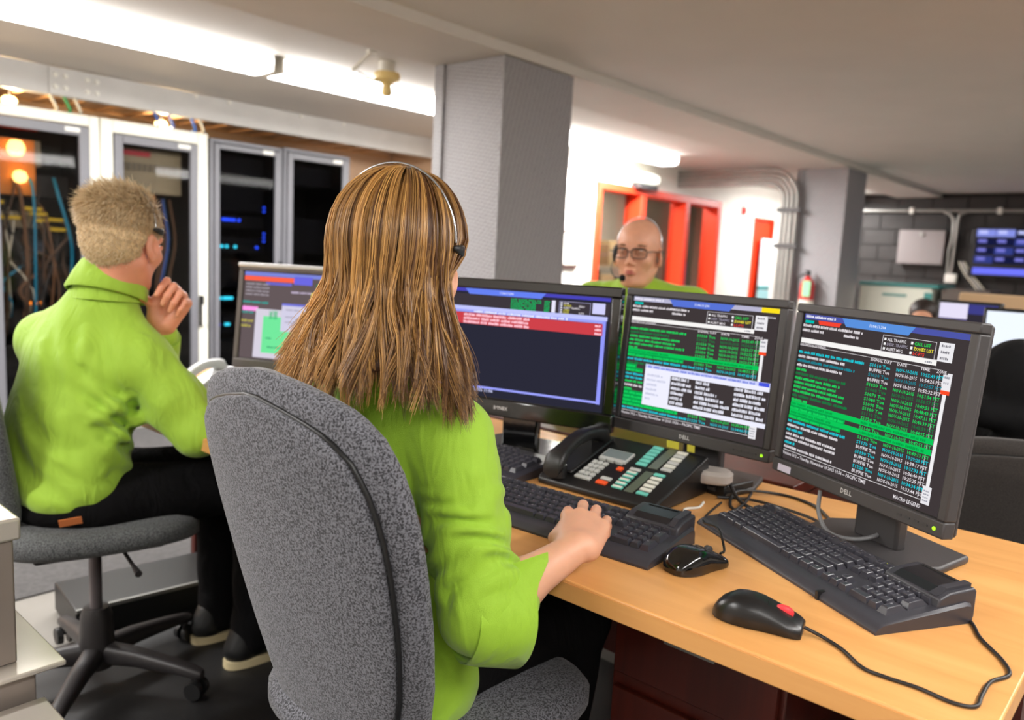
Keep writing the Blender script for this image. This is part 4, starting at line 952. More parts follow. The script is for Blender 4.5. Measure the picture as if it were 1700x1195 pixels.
# ------------------------------------------------------------------ desk phones
M_PHB = mat('phone_black', (22, 21, 22), .4); M_LCD = mat('lcd_grey', (126, 136, 138), .25); M_STRIP = mat('label_strip', (92, 98, 84), .3)
M_BTW = mat('button_white', (226, 224, 212), .4); M_BTG = mat('button_grey', (196, 196, 192), .4); M_BTT = mat('button_teal', (112, 204, 188), .4); M_BTO = mat('button_orange', (250, 92, 40), .4)
def phone(label, loc, rz, silver=False, W=.295, D=.225):
    t = thing('desk_phone', label, 'phone', loc, rz)
    bm = mat('phone_silver', (196, 198, 200), .3) if silver else M_PHB
    h0, h1 = .022, .084
    b = MB().add(loft([[(x, 0, 0), (x, -.004, h0*.5), (x, .006, h0), (x, D-.01, h1), (x, D, h1-.012), (x, D, 0)] for x in (-W/2, W/2)]))
    body = b.build('base', bm, t, bevel=.005)
    sl = (h1-h0)/(D-.016); ang = math.atan(sl)
    def P(u, v): y = .006+v*(D-.016); return (u-.5)*W, y, h0+(y-.006)*sl
    def plate(u0, v0, u1, v1, hgt, m, name, bev=.001, par=None):
        a, b_, c = P((u0+u1)/2, (v0+v1)/2); w = (u1-u0)*W; d = (v1-v0)*(D-.016)/math.cos(ang)
        return MB().box((0, 0, hgt/2), (w, d, hgt)).build(name, m, par or t, loc=(a, b_, c), rot=(ang, 0, 0), bevel=bev)
    disp = plate(.285, .50, .515, .70, .006, M_BTG, 'display_frame'); plate(.295, .535, .505, .69, .0068, M_LCD, 'display')
    for i in range(3): plate(.295+i*.072, .475, .355+i*.072, .512, .0075, M_BTG, 'soft_key')
    for r in range(4):
        for c in range(3): plate(.275+c*.047, .15+r*.078, .312+c*.047, .205+r*.078, .005, M_BTG, 'keypad_key')
    plate(.275, .075, .41, .125, .005, M_BTG, 'long_key')
    plate(.50, .365, .545, .42, .005, M_BTO, 'orange_key'); plate(.465, .065, .55, .12, .005, M_BTO, 'orange_key'); plate(.465, .15, .55, .20, .004, M_BTG, 'grey_key')
    for i in range(6):
        v = .065+i*.072
        plate(.60-.003*i, v, .685-.003*i, v+.045, .004, M_BTG if i == 5 else M_BTT, 'line_key'); 
        if i < 5: plate(.606-.003*i, v+.008, .679-.003*i, v+.037, .0046, M_BTW, 'key_label', 0)
        plate(.80-.003*i, v, .885-.003*i, v+.045, .004, M_BTT if i in (0, 5) else M_BTW, 'line_key')
        v = .545+i*.072
        plate(.585-.003*i, v, .67-.003*i, v+.05, .004, M_BTT, 'line_key'); plate(.79-.003*i, v, .875-.003*i, v+.05, .004, M_BTW if i % 2 else M_BTG, 'line_key')
    plate(.705, .06, .775, .47, .002, M_STRIP, 'label_strip'); plate(.69, .54, .765, .97, .002, M_STRIP, 'label_strip')
    # handset cradle and handset
    cr = plate(.05, .1, .24, .9, .008, bm, 'cradle', .004)
    hs = []
    for s in np.linspace(0, 1, 17):
        y = -.012+s*(D-.028); zc = .052+.040*s + .026*math.sin(math.pi*s)
        e = abs(2*s-1); r = .0165+.009*max(0, e-.55)/.45; hgt = .0135+.010*max(0, e-.5)/.5
        rr = superring(((-.355)*W, y, zc-.010*max(0, e-.6)), XA, ZA, r*1.12, hgt, 2.8, 20)
        if s in (0, 1): rr = superring(((-.355)*W, y, zc-.010), XA, ZA, r*.85, hgt*.7, 2.8, 20)
        hs.append(rr)
    ho = MB().add(loft(hs)).build('handset', mat('handset_black', (26, 25, 25), .42) if not silver else bm, t, smooth=50)
    for y in (.012, D-.045): MB().cyl((-.355*W, y, .046+.20*y), (-.355*W, y, .020+.22*y), .020, .022, 18).build('ear_cup', M_PHB, ho, smooth=40)
    return t
phone('black desk phone with teal and white line keys before the middle monitor', (1.318, .918, DZ), RZ+.03)
phone('silver desk phone with black handset rest on the blond man\'s desk', (1.165, 2.235, DZ), RZ+.42, silver=True)

# ------------------------------------------------------------------ small desk items and cables
t = thing('usb_hub', 'small black hub box on the desk right of the phone', 'hub', (1.60, .79, DZ), -.2)
MB().box((0, 0, .014), (.10, .14, .028)).build('case', M_BLACKP, t, bevel=.004); MB().box((-.052, 0, .015), (.004, .09, .008)).build('port_strip', M_CHAR, t)
t = thing('pale_adapter', 'pale rounded power adapter lying behind the phone', 'adapter', (1.545, .775, DZ+.029), .3)
MB().add(loft([superring((0, 0, z_), XA, YA, a, b_, 3, 20) for z_, a, b_ in ((0, .03, .045), (.005, .034, .05), (.02, .034, .05), (.027, .026, .042))])).build('case', mat('pale_grey_plastic', (186, 178, 172), .4), t, smooth=40)
MB().box((0, .03, .0275), (.02, .014, .002)).build('socket', M_CHAR, t)
o = MB().add(prism([(-.10, -.13), (.10, -.13), (.10, .13), (-.10, .13)], 0, .002)).build('paper_sheet', M_PAPER, loc=(1.60, 1.05, DZ+.0008), rot=(0, 0, .25)); tag(o, 'white paper lying under the monitors behind the phone handset', 'paper')
o = MB().box((0, 0, .006), (.05, .22, .012)).build('silver_bar', mat('silver_bar', (206, 206, 206), .35, .3), loc=(1.440, .545, DZ+.0005), rot=(0, 0, -.53), bevel=.003); tag(o, 'flat silver strip lying behind the angled keyboard', 'strip')
z = DZ+.0032
cable('curly black mouse cord snaking from the red-wheeled mouse to the desk end', CORD, .0026, mat('cord_black', (30, 29, 30), .4))
cable('thin black cord of the glossy mouse running up past the keyboards', [(1.205, .572, DZ+.012), (1.235, .58, DZ+.01), (1.27, .612, DZ+.03), (1.33, .67, DZ+.012), (1.40, .70, z), (1.5, .72, z)], .0022)
for k, (pts, lab_) in enumerate([
    ([(1.46, .655, z), (1.50, .70, z), (1.58, .72, DZ+.012), (1.66, .66, z), (1.64, .58, z), (1.57, .52, z)], 'black cable arching from the hub toward the right monitor'),
    ([(1.52, .74, DZ+.006), (1.56, .68, DZ+.006), (1.555, .60, DZ+.006), (1.53, .53, DZ+.006), (1.47, .50, DZ+.006), (1.44, .53, DZ+.012), (1.43, .50, DZ+.02)], 'black cable looping under the corner of the right monitor'),
    ([(1.58, .77, DZ+.05), (1.55, .73, DZ+.035), (1.53, .70, DZ+.012), (1.50, .66, DZ+.009), (1.49, .6, DZ+.009)], 'thick black cable hanging by the phone side'),
    ([(1.36, .66, DZ+.012), (1.43, .665, DZ+.010), (1.51, .675, DZ+.009), (1.60, .70, DZ+.009)], 'keyboard cable running back to the hub')]):
    cable(lab_, pts, .0032 if k != 2 else .004, mat('cable_charcoal', (36, 35, 36), .4))
cable('grey cable bundle draped from the stand of the right monitor', [(1.455, .505, DZ+.09), (1.445, .50, DZ+.05), (1.435, .475, DZ+.022), (1.44, .43, DZ+.02), (1.48, .40, DZ+.03), (1.53, .40, DZ+.05)], .004, mat('cable_grey', (120, 120, 122), .4))
cable('white cable lying between phone and angled keyboard', [(1.47, .745, z), (1.43, .735, z), (1.40, .748, z), (1.37, .735, z)], .0028, M_WPLAST)
# ------------------------------------------------------------------ office chairs
def fabric(name, lo, hi, scale=330):
    m = mat(name, hi, .9, sheen=.15); nt = m.node_tree; b = nt.nodes['Principled BSDF']
    tc = nt.nodes.new('ShaderNodeTexCoord'); n = nt.nodes.new('ShaderNodeTexNoise'); n.inputs['Scale'].default_value = scale; n.inputs['Detail'].default_value = 2; n.inputs['Roughness'].default_value = .7
    rp = nt.nodes.new('ShaderNodeValToRGB'); rp.color_ramp.elements[0].position = .42; rp.color_ramp.elements[1].position = .56
    rp.color_ramp.elements[0].color = lin(lo)+(1,); rp.color_ramp.elements[1].color = lin(hi)+(1,)
    bp = nt.nodes.new('ShaderNodeBump'); bp.inputs['Strength'].default_value = .35; bp.inputs['Distance'].default_value = .0015
    nt.links.new(tc.outputs['Object'], n.inputs['Vector']); nt.links.new(n.outputs['Fac'], rp.inputs[0]); nt.links.new(rp.outputs[0], b.inputs['Base Color']); nt.links.new(n.outputs['Fac'], bp.inputs['Height']); nt.links.new(bp.outputs[0], b.inputs['Normal'])
    return m
M_FAB = fabric('speckled_grey_fabric', (36, 36, 40), (110, 110, 117)); M_FABD = fabric('dark_grey_fabric', (44, 45, 46), (106, 108, 110), 420); M_FABB = fabric('dark_brown_fabric', (38, 35, 33), (62, 57, 54), 700)
M_CHP = mat('chair_plastic', (44, 41, 42), .45)
def slab(outline_hw, vs, n0, thick, cx=0.0, curve=.25, ring=40, ex=3.2, rnd=1.0):
    """upright cushion in local chair coords: y across, z up; n0(v) gives x of its mid plane"""
    rings = []
    for v, hw, th in zip(vs, outline_hw, thick):
        t = np.linspace(0, 2*np.pi, ring, endpoint=False)
        yy = np.sign(np.cos(t))*np.abs(np.cos(t))**(2/ex)*hw; xx = np.sign(np.sin(t))*np.abs(np.sin(t))**(2/ex)*th
        x = n0(v)+xx+curve*(yy**2); rings.append(np.stack([x, yy+cx, np.full(ring, v)], 1))
    return loft(rings)
def office_chair(label, loc, rz, fab, bar=True, back_v=(.47, 1.05), back_x=-.255, rec=.15, base=True, seat_z=.475, hwmax=.215, seat=True):
    t = thing('office_chair', label, 'office chair', loc, rz)
    z0, z1 = back_v; Hb = z1-z0
    prof = [(0, .085), (.02, .105), (.06, .122), (.16, .142), (.28, .168), (.40, .191), (.53, .206), (.68, .214), (.78, .213), (.86, .203), (.91, .188), (.95, .160), (.98, .108), (.993, .06), (1, .02)]
    ss = np.array([p[0] for p in prof]); hw = np.array([p[1] for p in prof])*hwmax/.215
    s2 = np.concatenate([np.linspace(0, .85, 18), np.linspace(.88, 1, 9)]); h2 = np.interp(s2, ss, hw)
    vs = z0+s2*Hb
    n0 = lambda v: back_x-(v-(z0+Hb*.48))*math.tan(rec)
    th = np.interp(s2, [0, .04, .12, .85, .95, 1], [.012, .026, .034, .034, .026, .008])
    MB().add(slab(h2, vs, lambda v: n0(v)+.022, th, curve=.55)).build('backrest', fab, t, smooth=60)
    thp = np.interp(s2, [0, .05, .9, 1], [.006, .012, .014, .005])
    hp = np.maximum(h2-.030, .012); vp = z0+.015+s2*(Hb-.05)
    bp = MB().add(slab(hp, vp, lambda v: n0(v)-.008, thp, curve=.55)).build('back_panel', fab, t, smooth=60)
    # black tube standing in for the shade in the panel's seam groove
    pts = [(n0(v)-.004+.55*h*h, h+.004, v) for v, h in zip(vp, hp)] + [(n0(v)-.004+.55*h*h, -h-.004, v) for v, h in reversed(list(zip(vp, hp)))]
    MB().tube(pts, .0036, 6).build('seam_groove_line', M_BLACKP, bp, smooth=60)
    if seat:
        rings = []
        for z_, k, dn in ((-.028, .86, .0), (-.024, .95, 0), (-.008, 1.0, 0), (.016, 1.0, 0), (.030, .95, 0), (.036, .85, 0), (.034, .4, 0)):
            r = superring((0.005, 0, seat_z+z_), XA, YA, .245*k, .245*k, 3.2, 44); r[:, 2] -= np.clip(r[:, 0]-.14, 0, 1)**2*2.2*(1 if z_ > -.01 else .9); rings.append(r)
        MB().add(loft(rings)).build('seat', fab, t, smooth=50)
        MB().box((0, 0, seat_z-.045), (.30, .28, .03)).build('seat_pan', M_CHP, t, bevel=.008)
        if bar: MB().tube(spline([(-.08, 0, seat_z-.06), (-.24, 0, seat_z-.055), (-.318, 0, seat_z+.02), (-.305, 0, z0+.12), (n0(z0+.25)-.02, 0, z0+.25)], 8), .022, 10).build('back_bar', M_CHP, t, smooth=50)
        MB().tube([(.05, -.12, seat_z-.055), (.06, -.22, seat_z-.065), (.065, -.27, seat_z-.07)], [.005, .005, .009], 8).build('lever', M_CHP, t, smooth=50)
    if base:
        MB().cyl((0, 0, .20), (0, 0, seat_z-.05), .016, n=16).build('gas_column', mat('column_grey', (120, 112, 114), .35, .5), t, smooth=40)
        MB().add(lathe([(.0, .055), (.042, .055), (.046, .10), (.04, .20), (.032, .225), (.0, .225)], 20)).build('hub', M_CHP, t, smooth=40)
        for k in range(5):
            a = k*2*math.pi/5 + .5; c, s = math.cos(a), math.sin(a)
            M = np.array(Matrix.Rotation(a, 4, 'Z'))
            arm = MB().add(loft([superring((x, 0, zc), YA, ZA, w, h, 3, 14) for x, zc, w, h in ((.03, .095, .026, .03), (.12, .095, .024, .024), (.24, .082, .02, .017), (.30, .072, .018, .014), (.312, .07, .012, .01))]), M).build('base_arm', M_CHP, t, smooth=45)
            MB().cyl((.295*c, .295*s, .03), (.295*c, .295*s, .065), .008, n=10).build('caster_stem', M_CHP, arm)
            for sd in (-1, 1):
                cx, cy = .295*c, .295*s
                MB().cyl((cx-s*.008*sd, cy+c*.008*sd, .028), (cx-s*.024*sd, cy+c*.024*sd, .028), .026, .024, 16).build('caster', M_BLACKP, arm, smooth=40)
    return t
office_chair('speckled grey office chair the woman sits in, seen from behind', (.895, .945, .006), 0.0, M_FAB, bar=False, back_v=(.335, 1.06), rec=.25, hwmax=.234)
office_chair('grey office chair under the blond man', (.80, 2.17, .006), math.radians(-14), M_FABD, back_v=(.50, 1.0), rec=.17)
office_chair('dark brown office chair under the person in the black hood', (2.37, .28, 0), math.radians(5), M_FABB, back_v=(.36, .875), rec=.12, hwmax=.25, seat_z=.44)
office_chair('black office chair behind the bald man', (2.66, 1.68, 0), math.radians(206), M_FABD, back_v=(.48, .98), seat_z=.47)

# ------------------------------------------------------------------ taupe metal cases at the left edge
M_TM = mat('taupe_metal', (150, 138, 130), .35, .25, noise=(5, .06)); M_TL = mat('pale_taupe_metal', (206, 198, 188), .3, .35, noise=(5, .05))
t = thing('metal_case', 'taupe metal case with overlapping lid at the left edge', 'metal case', (.304, 1.616, .006))
MB().box((0, 0, .584), (.24, .21, .236)).build('body', M_TM, t, bevel=.004)
MB().box((0, 0, .714), (.26, .228, .04)).build('lid', M_TL, t, bevel=.005)
MB().box((.016, -.008, .461), (.336, .288, .010)).build('flange', M_TL, t, bevel=.003)
MB().box((0, 0, .228), (.288, .24, .456)).build('plinth', M_TM, t, bevel=.004)
t = thing('metal_case', 'low pale metal box in front of the taupe case', 'metal case', (.32, 1.385, .006))
MB().box((0, 0, .196), (.256, .17, .392)).build('body', M_TM, t, bevel=.004); MB().box((0, 0, .398), (.272, .19, .011)).build('lid', M_TL, t, bevel=.004)
t = thing('footrest', 'black low footrest with a steel front edge under the blond man\'s desk', 'footrest', (1.14, 2.56, .006), -.1)
MB().box((0, 0, .047), (.56, .26, .094)).build('body', M_BLACKP, t, bevel=.004); MB().box((0, -.131, .090), (.56, .008, .012)).build('steel_edge', M_STEEL, t)
# ------------------------------------------------------------------ people: materials and builders
def skin_mat(name, rgb):
    m = mat(name, rgb, .48, sss=.25, noise=(35, .06), bump=(220, .12, .0008)); return m
M_SKINW = skin_mat('fair_skin', (224, 168, 138)); M_SKINM = skin_mat('rosy_skin', (222, 152, 122)); M_SKINB = skin_mat('tanned_skin', (216, 158, 128))
def cloth(name, rgb, amt=.10):
    m = mat(name, rgb, .72, sheen=.2); nt = m.node_tree; b = nt.nodes['Principled BSDF']
    tc = nt.nodes.new('ShaderNodeTexCoord')
    n = nt.nodes.new('ShaderNodeTexNoise'); n.inputs['Scale'].default_value = 14; n.inputs['Detail'].default_value = 2; n.inputs['Distortion'].default_value = 1.4
    mp = nt.nodes.new('ShaderNodeMapping'); mp.inputs['Scale'].default_value = (1, 1, .45)
    w = nt.nodes.new('ShaderNodeTexNoise'); w.inputs['Scale'].default_value = 900
    ad = nt.nodes.new('ShaderNodeMath'); ad.operation = 'MULTIPLY_ADD'; ad.inputs[1].default_value = .05
    nt.links.new(tc.outputs['Object'], mp.inputs[0]); nt.links.new(mp.outputs[0], n.inputs['Vector']); nt.links.new(tc.outputs['Object'], w.inputs['Vector'])
    nt.links.new(w.outputs['Fac'], ad.inputs[0]); nt.links.new(n.outputs['Fac'], ad.inputs[2])
    bp = nt.nodes.new('ShaderNodeBump'); bp.inputs['Strength'].default_value = .55; bp.inputs['Distance'].default_value = .018
    nt.links.new(ad.outputs[0], bp.inputs['Height']); nt.links.new(bp.outputs[0], b.inputs['Normal'])
    return m
M_LIME = cloth('lime_shirt_cotton', (146, 188, 40)); M_LIMEB = cloth('lime_shirt_cotton_paler', (153, 191, 52)); M_BLKT = cloth('black_trouser_cloth', (11, 10, 12)); M_BLKJ = cloth('black_jacket_cloth', (18, 18, 19))
for _m in (M_BLKT, M_BLKJ):
    _b = _m.node_tree.nodes['Principled BSDF']; _b.inputs['Sheen Weight'].default_value = 0; _b.inputs['Specular IOR Level'].default_value = .15; _b.inputs['Roughness'].default_value = .9
def head_frame(c, heading, pitch=0.0, roll=0.0, s=1.0):
    M = np.array(Matrix.Translation(c) @ Matrix.Rotation(heading, 4, 'Z') @ Matrix.Rotation(pitch, 4, 'Y') @ Matrix.Rotation(roll, 4, 'X') @ Matrix.Scale(s, 4)); return M
def tp(M, p): return M[:3, :3] @ np.array(p, float) + M[:3, 3]
def head_prims(S, M, s=1.0, ears=True, male=False, neck=None):
    R = M[:3, :3]/s
    def ell(c, r, k=.015, sub=False, rot=None): S.ell(tp(M, c), np.array(r)*s, R if rot is None else R @ rot, k*s, sub)
    def cone(a, b, ra, rb, k=.012): S.cone(tp(M, a), tp(M, b), ra*s, rb*s, k*s)
    ell((-.014, 0, .036), (.099, .076, .086)); ell((.022, 0, -.04), (.068, .057, .086), .03)
    ell((.066, 0, -.098), (.022 if male else .019, .027 if male else .02, .019), .025)
    for q in (-1, 1):
        cone((-.012, q*.050, -.05), (.046, q*.027, -.098), .019, .015, .02)
        ell((.058, q*.041, -.022), (.024, .02, .02), .025)
        cone((.084, q*.012, .024), (.072, q*.045, .024), .010, .009, .015)
        ell((.1, q*.033, .004), (.018, .017, .0105), .008, True)
        cone((.100, q*.009, -.034), (.094, q*.013, -.033), .0062, .006, .005)
        if ears:
            rot = R3(0, -.18, q*.35)
            ell((-.006, q*.080, -.008), (.019, .0075, .033), .006, rot=rot); ell((-.002, q*.087, -.004), (.010, .006, .019), .004, True, rot=rot); ell((.0, q*.079, -.036), (.009, .0065, .011), .005)
    cone((.090, 0, .012), (.106, 0, -.026), .0075, .0105, .010); 
    ell((.0925, 0, -.058), (.010, .022, .0052), .006); ell((.0905, 0, -.068), (.011, .019, .006), .006)
    if neck is None: cone((-.024, 0, -.06), (-.036, 0, -.16), .055, .056, .03)
    else: S.cone(tp(M, (-.022, 0, -.05)), neck, .053*s if male else .048*s, .056*s if male else .050*s, .03)
def face_parts(par, M, s=1.0, brow=None, lip=None, iris=(70, 90, 110)):
    for q in (-1, 1):
        V, F = lathe([(.0004, .0115), (.005, .0104), (.009, .0072), (.0115, 0), (.009, -.0072), (.005, -.0104), (.0004, -.0115)], 16)
        e = mesh_obj('eye', (np.asarray(V)+np.array((.0785, q*.032, .004))) @ M[:3, :3].T+M[:3, 3], F, M_EYE, par, smooth=80, world=True)
        c = np.array((.0893, q*.032, .004)); mesh_obj('iris', *(lambda VF: (np.asarray(VF[0]) @ M[:3, :3].T+M[:3, 3], VF[1]))(cyl(c, c+np.array((.0012, 0, 0)), .0062, .006, 14)), mat('iris_%d' % sum(iris), iris, .2), e, world=True)
        # eyelids
        for zz in (.0075, -.0015):
            pts = [(.0905-.012*abs(a)**2, q*.032+a*.017, .004+(zz-.004)*(1-abs(a)**2.2*.7)) for a in np.linspace(-1, 1, 9)]
            mesh_obj('eyelid', *(lambda VF: (np.asarray(VF[0]) @ M[:3, :3].T+M[:3, 3], VF[1]))(tube(pts, .0040 if zz > .004 else .0034, 8)), par.children[0].data.materials[0] if par.children else M_SKINB, par, smooth=80, world=True)
        if brow:
            pts = [(.0965-.020*abs(a)**1.5, q*.033+q*a*.02, .027+.004*(1-abs(a))) for a in np.linspace(-1, 1, 9)]
            mesh_obj('eyebrow', *(lambda VF: (np.asarray(VF[0]) @ M[:3, :3].T+M[:3, 3], VF[1]))(tube(pts, [.0012, .0026, .003, .0032, .0032, .003, .0026, .002, .001], 8)), brow, par, smooth=80, world=True)
    if lip:
        for zz, r in ((-.0595, .0038), (-.0675, .0046)):
            pts = [(.1016-.016*abs(a)**2, a*.021, zz+(.001 if zz > -.06 else 0)*abs(a)) for a in np.linspace(-1, 1, 11)]
            mesh_obj('lip', *(lambda VF: (np.asarray(VF[0]) @ M[:3, :3].T+M[:3, 3], VF[1]))(tube(pts, r*np.array([.3, .7, .9, 1, 1.05, 1, 1.05, 1, .9, .7, .3]), 8)), lip, par, smooth=80, world=True)
M_EYE = mat('eye_white', (232, 226, 220), .15)
def hand_prims(S, w, F, U, side=1, curls=None, s=1.0, spread=0.0, thumb=None, kf=.0035):
    """w wrist, F towards the knuckles, U out of the back of the hand; side +1 right hand"""
    w = np.array(w, float); F = np.array(F, float)/np.linalg.norm(F); U = np.array(U, float); U -= F*(U @ F); U /= np.linalg.norm(U)
    T = np.cross(U, F)*side
    Q = lambda f, t, u=0: w+s*(F*f+T*t+U*u)
    kn = [(.086, .029, .004), (.091, .0085, .007), (.086, -.0115, .005), (.076, -.030, .0)]
    ba = [(.006, .017, 0), (.004, .006, .002), (.004, -.007, .001), (.006, -.018, -.002)]
    for b_, k_ in zip(ba, kn): S.cone(Q(*b_), Q(*k_), .0165*s, .0112*s, .012*s); S.cone(Q(*k_), Q(*k_), .0118*s, .0118*s, .003*s)
    S.cone(Q(.015, .016, -.006), Q(.055, .034, -.010), .017*s, .012*s, .014*s); S.cone(Q(.012, -.014, -.007), Q(.06, -.028, -.008), .016*s, .011*s, .014*s)
    LEN = [(.042, .026, .021), (.047, .030, .022), (.043, .028, .022), (.033, .021, .019)]
    RAD = [(.0098, .0086, .0078, .0066), (.0100, .0088, .008, .0067), (.0095, .0084, .0076, .0064), (.0086, .0074, .0068, .0058)]
    curls = curls or [(.5, .6, .4)]*4
    for i in range(4):
        p = Q(*kn[i]); a = 0.0; sp = spread*(1.5-i)
        for j in range(3):
            a += curls[i][j]; d = math.cos(a)*(F*math.cos(sp)+T*math.sin(sp))-math.sin(a)*U
            q = p+d*LEN[i][j]*s; S.cone(p, q, RAD[i][j]*s, RAD[i][j+1]*s, kf if j else .006); p = q
    th = thumb or ((.6, .75, -.25), (.85, .35, -.4))
    p = Q(.035, .036, -.010); r = [.0125, .0105, .0085]
    S.cone(Q(.012, .018, -.006), p, .016*s, .0125*s, .014*s)
    for j, d in enumerate(th):
        d = np.array(d, float); d /= np.linalg.norm(d); q = p+(F*d[0]+T*d[1]+U*d[2])*(.034, .028)[j]*s
        S.cone(p, q, r[j]*s, r[j+1]*s, .005); p = q
def strands(P, rad, C, ref=None):
    """P (S,N,3) paths, rad (N,) taper, C (S,3) colours -> three-sided tubes"""
    S, N, _ = P.shape
    T = np.gradient(P, axis=1); T /= np.linalg.norm(T, axis=2, keepdims=True)+1e-9
    if ref is not None: a = P-np.asarray(ref)
    else: a = np.repeat(np.eye(3)[np.argmin(np.abs(P[:, -1]-P[:, 0]), axis=1)][:, None, :], N, axis=1)
    u = np.cross(T, a); u /= np.linalg.norm(u, axis=2, keepdims=True)+1e-9; v = np.cross(T, u)
    V = np.stack([P+(u*math.cos(k*2.094)+v*math.sin(k*2.094))*rad[None, :, None] for k in range(3)], 2)
    base = (np.arange(S)[:, None, None]*N+np.arange(N-1)[None, :, None])*3
    k = np.arange(3)[None, None, :]; k2 = (k+1) % 3
    Q = np.stack([base+k, base+k2, base+3+k2, base+3+k], 3).reshape(-1, 4)
    return V.reshape(-1, 3), Q, np.repeat(C, (N-1)*3, axis=0)
def hair_mat(name, rough=.38):
    m = mat(name, (128, 84, 44), rough, spec=.6); nt = m.node_tree; at = nt.nodes.new('ShaderNodeAttribute'); at.attribute_name = 'Col'
    nt.links.new(at.outputs['Color'], nt.nodes['Principled BSDF'].inputs['Base Color']); return m
M_HAIR = hair_mat('hair_strands')
def arc_band(M, pts, r, name, m, par, world=True, n=10):
    P = np.array([tp(M, p) for p in pts]); V, F = tube(spline(P, 6), r, n); return mesh_obj(name, V, F, m, par, smooth=70, world=world)
M_BANDS = mat('headset_steel', (200, 204, 210), .22, .9)
def headset(label, M, top, half, xo, zo=.0, mic=False, cup='pad', sides=(-1, 1), pts_extra=None):
    """thin spring band over the crown with pads at the temples"""
    base = tp(M, (xo, 0, 0)); t = thing('headset', label, 'headset', tuple(base))
    pts = [(xo-.01*math.sin(a), half*math.cos(a), zo+(top-zo)*math.sin(a)) for a in np.linspace(0.04, math.pi-.04, 17)]
    if cup == 'cup': pts = [(xo, half+.003, .0)]+pts+[(xo, -half-.003, .0)]
    arc_band(M, pts, .0017, 'band', M_BANDS, t)
    for q in sides:
        if cup == 'pad':
            V, F = loft([superring((xo+.010+dx, q*(half+.0015), zo-.004), YA, ZA, a, b, 2.5, 14) for dx, a, b in ((-.02, .0015, .002), (-.018, .003, .004), (-.004, .004, .007), (.012, .004, .009), (.018, .003, .008), (.020, .0015, .005))])
            mesh_obj('temple_pad', np.asarray(V) @ M[:3, :3].T+M[:3, 3], F, M_BLACKP, t, smooth=60, world=True)
        else:
            V, F = loft([superring((xo+.004, q*(half-.004+d), -.004), XA, ZA, r, r*1.15, 2, 20) for d, r in ((-.008, .022), (-.006, .030), (.004, .030), (.012, .024), (.014, .010))])
            mesh_obj('ear_cup', np.asarray(V) @ M[:3, :3].T+M[:3, 3], F, M_BLACKP, t, smooth=60, world=True)
            V, F = cyl((xo+.004, q*(half+.010), -.004), (xo+.004, q*(half+.0125), -.004), .012, .011, 16)
            mesh_obj('cup_cap', np.asarray(V) @ M[:3, :3].T+M[:3, 3], F, M_BANDS, t, smooth=40, world=True)
    if mic:
        q = mic
        arc_band(M, [(xo+.004, q*(half+.008), -.02), (xo+.04, q*(half+.006), -.055), (.075, q*.062, -.08), (.104, q*.030, -.084)], .0022, 'mic_boom', M_BLACKP, t)
        V, F = lathe([(.0005, -.013), (.007, -.011), (.011, -.004), (.011, .004), (.007, .011), (.0005, .013)], 16)
        mesh_obj('mic_foam', (np.asarray(V)+np.array((.110, q*.020, -.083))) @ M[:3, :3].T+M[:3, 3], F, mat('mic_foam_black', (8, 8, 9), .95), t, smooth=80, world=True)
    return t
# ================================================================== woman
wm = thing('person', 'woman with long light-brown hair in a lime shirt typing at the desk', 'person', (.80, .985, .47))
MH = head_frame((.785, .925, 1.205), math.radians(26), .10)
ShR, ShL = np.array((.812, .832, .958)), np.array((.762, 1.125, .958)); ElR = np.array((.803, .748, .716)); WrR = np.array((.952, .686, .794))
ElL = np.array((.88, 1.24, .70)); WrL = np.array((1.03, 1.27, .79)); NB = np.array((.782, .955, 1.02))
S = SDF(); head_prims(S, MH, neck=NB+np.array((0, 0, -.05)))
S.ell((.785, .97, .88), (.085, .14, .16), R3(0, 0, .2), .04); S.ell((.785, .985, .66), (.085, .125, .16), R3(0, 0, .1), .05)
S.cone(NB+np.array((0, 0, -.045)), ShR, .045, .046, .03); S.cone(NB+np.array((0, 0, -.045)), ShL, .045, .046, .03)
S.cone(ShR, ElR, .046, .038, .03); S.cone(ElR, ElR+(WrR-ElR)*.35, .038, .037, .02); S.cone(ElR+(WrR-ElR)*.35, WrR, .037, .0235, .02)
S.cone(ShL, ElL, .046, .038, .03); S.cone(ElL, WrL, .038, .026, .02)
Fh = np.array((.085, .048, .016)); hand_prims(S, WrR, Fh, (-.20, -.16, 1), 1, [(.30, .75, .5), (.12, .80, .5), (.10, .85, .5), (.14, .80, .5)], s=1.0, spread=.08, thumb=((.85, .25, -.50), (.9, -.15, -.45)))
hand_prims(S, WrL, (.09, -.02, .005), (0, .1, 1), -1, [(.5, .7, .5)]*4, s=.95)
V, F = S.mesh(.0026); mesh_obj('body', V, F, M_SKINW, wm, smooth=180, world=True)
face_parts(wm, MH, brow=mat('brow_brown', (96, 62, 38), .8), lip=mat('lip_rose', (196, 96, 92), .4))
